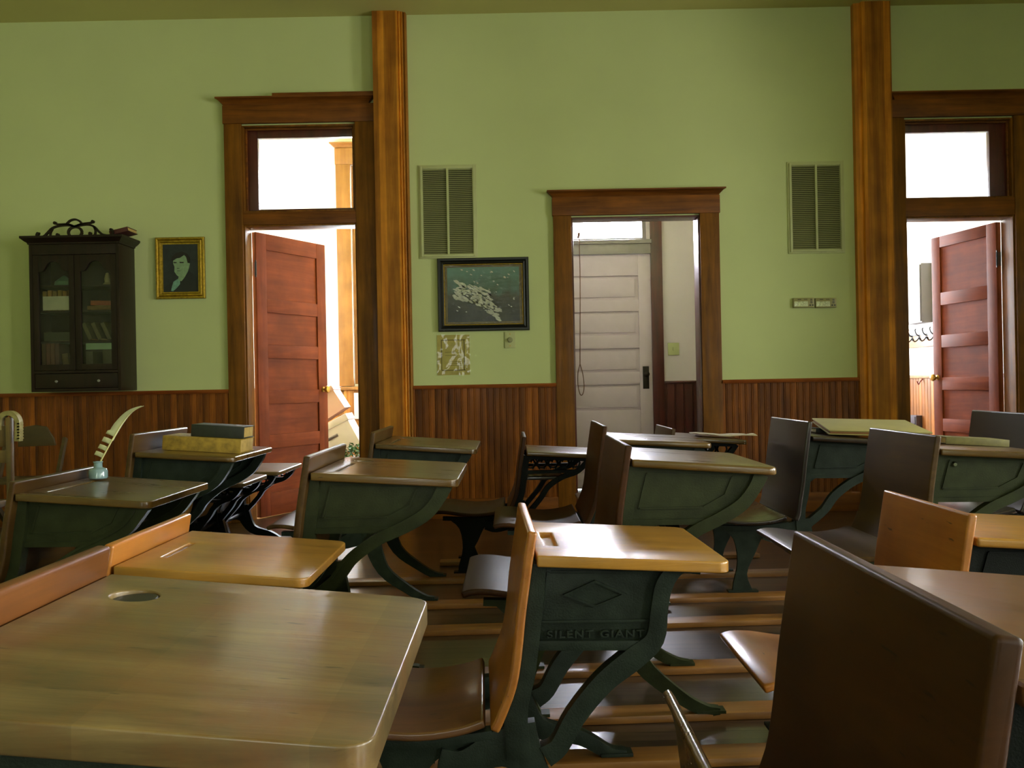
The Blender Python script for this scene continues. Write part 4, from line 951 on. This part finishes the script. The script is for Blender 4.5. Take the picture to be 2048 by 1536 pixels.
xl = lambda f: -hw+.05+f*(hw-.09)     # left bay 0..1
xr = lambda f: .04+f*(hw-.09)          # right bay
zb = shz[0]+.001
for i, (f, ht, c, lab) in enumerate(((.08, .19, '#4a3216', 'brown tall book at the left end'), (.22, .195, '#5a2e1c', 'reddish tall book second from the left'), (.36, .195, '#5e3a26', 'rust tall book third from the left'), (.50, .19, '#4c2c24', 'dark red tall book with a pale label'))):
    shelf_book(f'{lab} on the bottom shelf of the wall bookcase', xl(f)-.0145, xl(f)+.0145, zb, zb+ht, c)
shelf_book('short brown book leaning at the right of the left bottom shelf in the bookcase', xl(.80)-.022, xl(.80)+.022, zb+.003, zb+.12, '#54401f', -.14)
shelf_book('olive book at the left of the right bottom shelf in the bookcase', xr(.15)-.025, xr(.15)+.025, zb, zb+.13, '#3a351d')
shelf_book('dark olive book at the right of the right bottom shelf in the bookcase', xr(.75)-.04, xr(.75)+.04, zb, zb+.14, '#3c3a1e')
zm = shz[1]+.016
for f, lab in ((.2, 'first'), (.5, 'second'), (.8, 'third')):
    shelf_book(f'{lab} slanting olive book on the right middle shelf of the wall bookcase', xr(f)-.014, xr(f)+.014, zm+.006, zm+.13, '#57522a', -.42)
shelf_book('wide dull green book lying on the left middle shelf of the wall bookcase', xl(.5)-.09, xl(.5)+.09, zm, zm+.06, '#34371f')
zc = shz[2]+.016
for i in range(6):
    f = .1+i*.16; shelf_book(f'{("first", "second", "third", "fourth", "fifth", "sixth")[i]} yellow-spined book from the left behind the white card in the bookcase', xl(f)-.014, xl(f)+.014, zc, zc+.135+.006*(i % 2), ('#8a7430', '#94702c', '#7d6428')[i % 3], 0, -CDp+.06)
shelf_book('thick ochre book lying flat on the right upper shelf of the bookcase', xr(.5)-.085, xr(.5)+.085, zc, zc+.028, '#6b5220')
shelf_book('orange-brown book lying on top of the ochre book in the bookcase', xr(.56)-.075, xr(.56)+.075, zc+.030, zc+.062, '#8f4e26', 0.03)
zu = shz[3]+.016
M_paper2 = plain('card_white', '#b9bd9a', .7)
def card(name, label, x0, x1, z0, z1, y, mat): tag(obj(name, bx(bc[0]+x0, bc[0]+x1, D+y-.002, D+y, bc[1]+z0, bc[1]+z1), mat), label, 'card')
card('card', 'blank white card standing in the left side of the wall bookcase', xl(.08), xl(.97), zc+.002, zc+.098, -CDp+.045, M_paper2)
card('card', 'pale green card on the right lower shelf of the wall bookcase', xr(.06), xr(.94), zb+.142, zb+.186, -CDp+.04, plain('card_green', '#87a581', .7))
bm = BM(); lathe(bm, [(.05, 0), (.065, .004), (.06, .03), (.03, .055), (.012, .07), (.002, .075)], (bc[0]+xl(.6), D-.14, bc[1]+zu), 20)
tag(obj('covered_dish', bm, plain('dish_green', '#4f7a58', .35)), 'green glazed covered dish on the top left shelf of the bookcase', 'dish')
bm = BM(); lathe(bm, [(.03, 0), (.035, .004), (.02, .02), (.022, .05), (.012, .085), (.002, .09)], (bc[0]+xr(.62), D-.14, bc[1]+zu), 20)
tag(obj('figurine', bm, plain('figurine_cream', '#9c9460', .5)), 'small cream ornament on the top right shelf of the bookcase', 'ornament')
t = book('book', 'reddish-brown book lying tilted on top of the bookcase cornice', (bc[0]+hw-.075, D-.22, CZ1+.058), .13, .16, .03, plain('red_book', '#4a1e16', .6), M_page, 0, math.radians(-13)); t.location.z += .004

# ---------------------------------------------------------------- folding chair and carved chair at the far left
fd = 5.6; M_fch = wood('dull_chair_wood', '#3a2c14', '#55431f', 'X', .5, .1, 20)
a = px(40, 870, fd); b2 = px(105, 870, fd); t = thing('folding_chair', 'dull brown wooden folding chair in the shadow below the wall bookcase', 'folding chair', ((a[0]+b2[0])/2, fd, 0)); w = b2[0]-a[0]+.02
zt = px(70, 850, fd)[2]; zb2 = px(70, 893, fd)[2]; bm = BM(); prof = [(-w/2, zb2), (w/2+.01, zb2+.005), (w/2, zb2+.05), (w*.3, zt-.012), (0, zt), (-w*.3, zt-.01), (-w/2, zb2+.06)]
prism(bm, prof, -.01, .008); obj('backrest', bm, M_fch, t, .003)
obj('seat', bx(-.19, .19, -.36, .0, .42, .437), M_fch, t, .004)
for s in (-1, 1):
    bm = BM(); x = s*.18; ribbon(bm, [(.0, zb2+.05), (-.10, .44), (-.42, 0)], .03, x-.01, x+.01, 1, 'x'); obj('leg', bm, M_fch, t)
    bm = BM(); x = s*.155; ribbon(bm, [(-.34, .43), (-.15, .25), (.06, 0)], .03, x-.01, x+.01, 1, 'x'); obj('leg', bm, M_fch, t)
bm = BM(); box(bm, -.14, .14, -.012, .012, .09, .115); obj('stretcher', bm, M_fch, t)
cd = 4.3; M_car = wood('carved_chair_wood', '#4a3415', '#7a6232', 'Z', .4, .2, 24); M_carl = plain('carved_pale_wood', '#8f8550', .5, var=.2, vscale=40)
p = px(20, 900, cd); t = thing('carved_chair', 'antique wooden chair with notched scrolls on its back posts at the left picture edge', 'chair', (p[0]-.22, cd, 0)); pz = px(20, 826, cd)[2]
for s in (-1, 1):
    bm = BM(); x = s*.22; box(bm, x-.012, x+.012, -.016, .016, 0, pz-.02); obj('back_post', bm, M_car, t, .004)
    bm = BM(); ring = [(x+.045*math.cos(a2*math.pi/10), pz-.05+.05*math.sin(a2*math.pi/10)) for a2 in range(11)]
    ribbon(bm, [(x+.042, pz-.135)]+ring+[(x-.045, pz-.08)], .022, -.018, .018, 2)
    for i in range(6): box(bm, x+.045, x+.057, -.018, .018, pz-.125+i*.014, pz-.118+i*.014)
    obj('scroll', bm, M_carl, t)
    bm = BM(); box(bm, x-.014, x+.014, -.43, -.40, 0, .42); obj('front_leg', bm, M_car, t, .004)
bm = BM()
box(bm, -.205, .205, -.008, .008, pz-.16, pz-.06); obj('top_slat', bm, M_car, t, .004)
bm = BM(); box(bm, -.205, .205, -.008, .008, .62, .68); obj('lower_slat', bm, M_car, t, .004)
obj('seat', bx(-.23, .23, -.44, -.02, .42, .45), M_car, t, .006)
bm = BM(); box(bm, -.2, .2, -.42, -.408, .18, .21); obj('stretcher', bm, M_car, t)
# screwed metal sheet on the floor before the left door
t = thing('floor_plate', 'bluish metal plate screwed to the floor in front of the left door', 'floor plate', (-1.44, 5.55, 0), math.radians(12)); obj('sheet', bx(-.2, .2, -.3, .3, 0, .003), plain('worn_sheet_metal', '#6b7178', .3, metal=.8, var=.15, vscale=20), t)
bm = BM()
for k in range(4): lathe(bm, [(.008, .003), (.006, .006), (.001, .0065)], (-.18, -.26+k*.17, 0), 10)
obj('screw', bm, M_chrome, t)
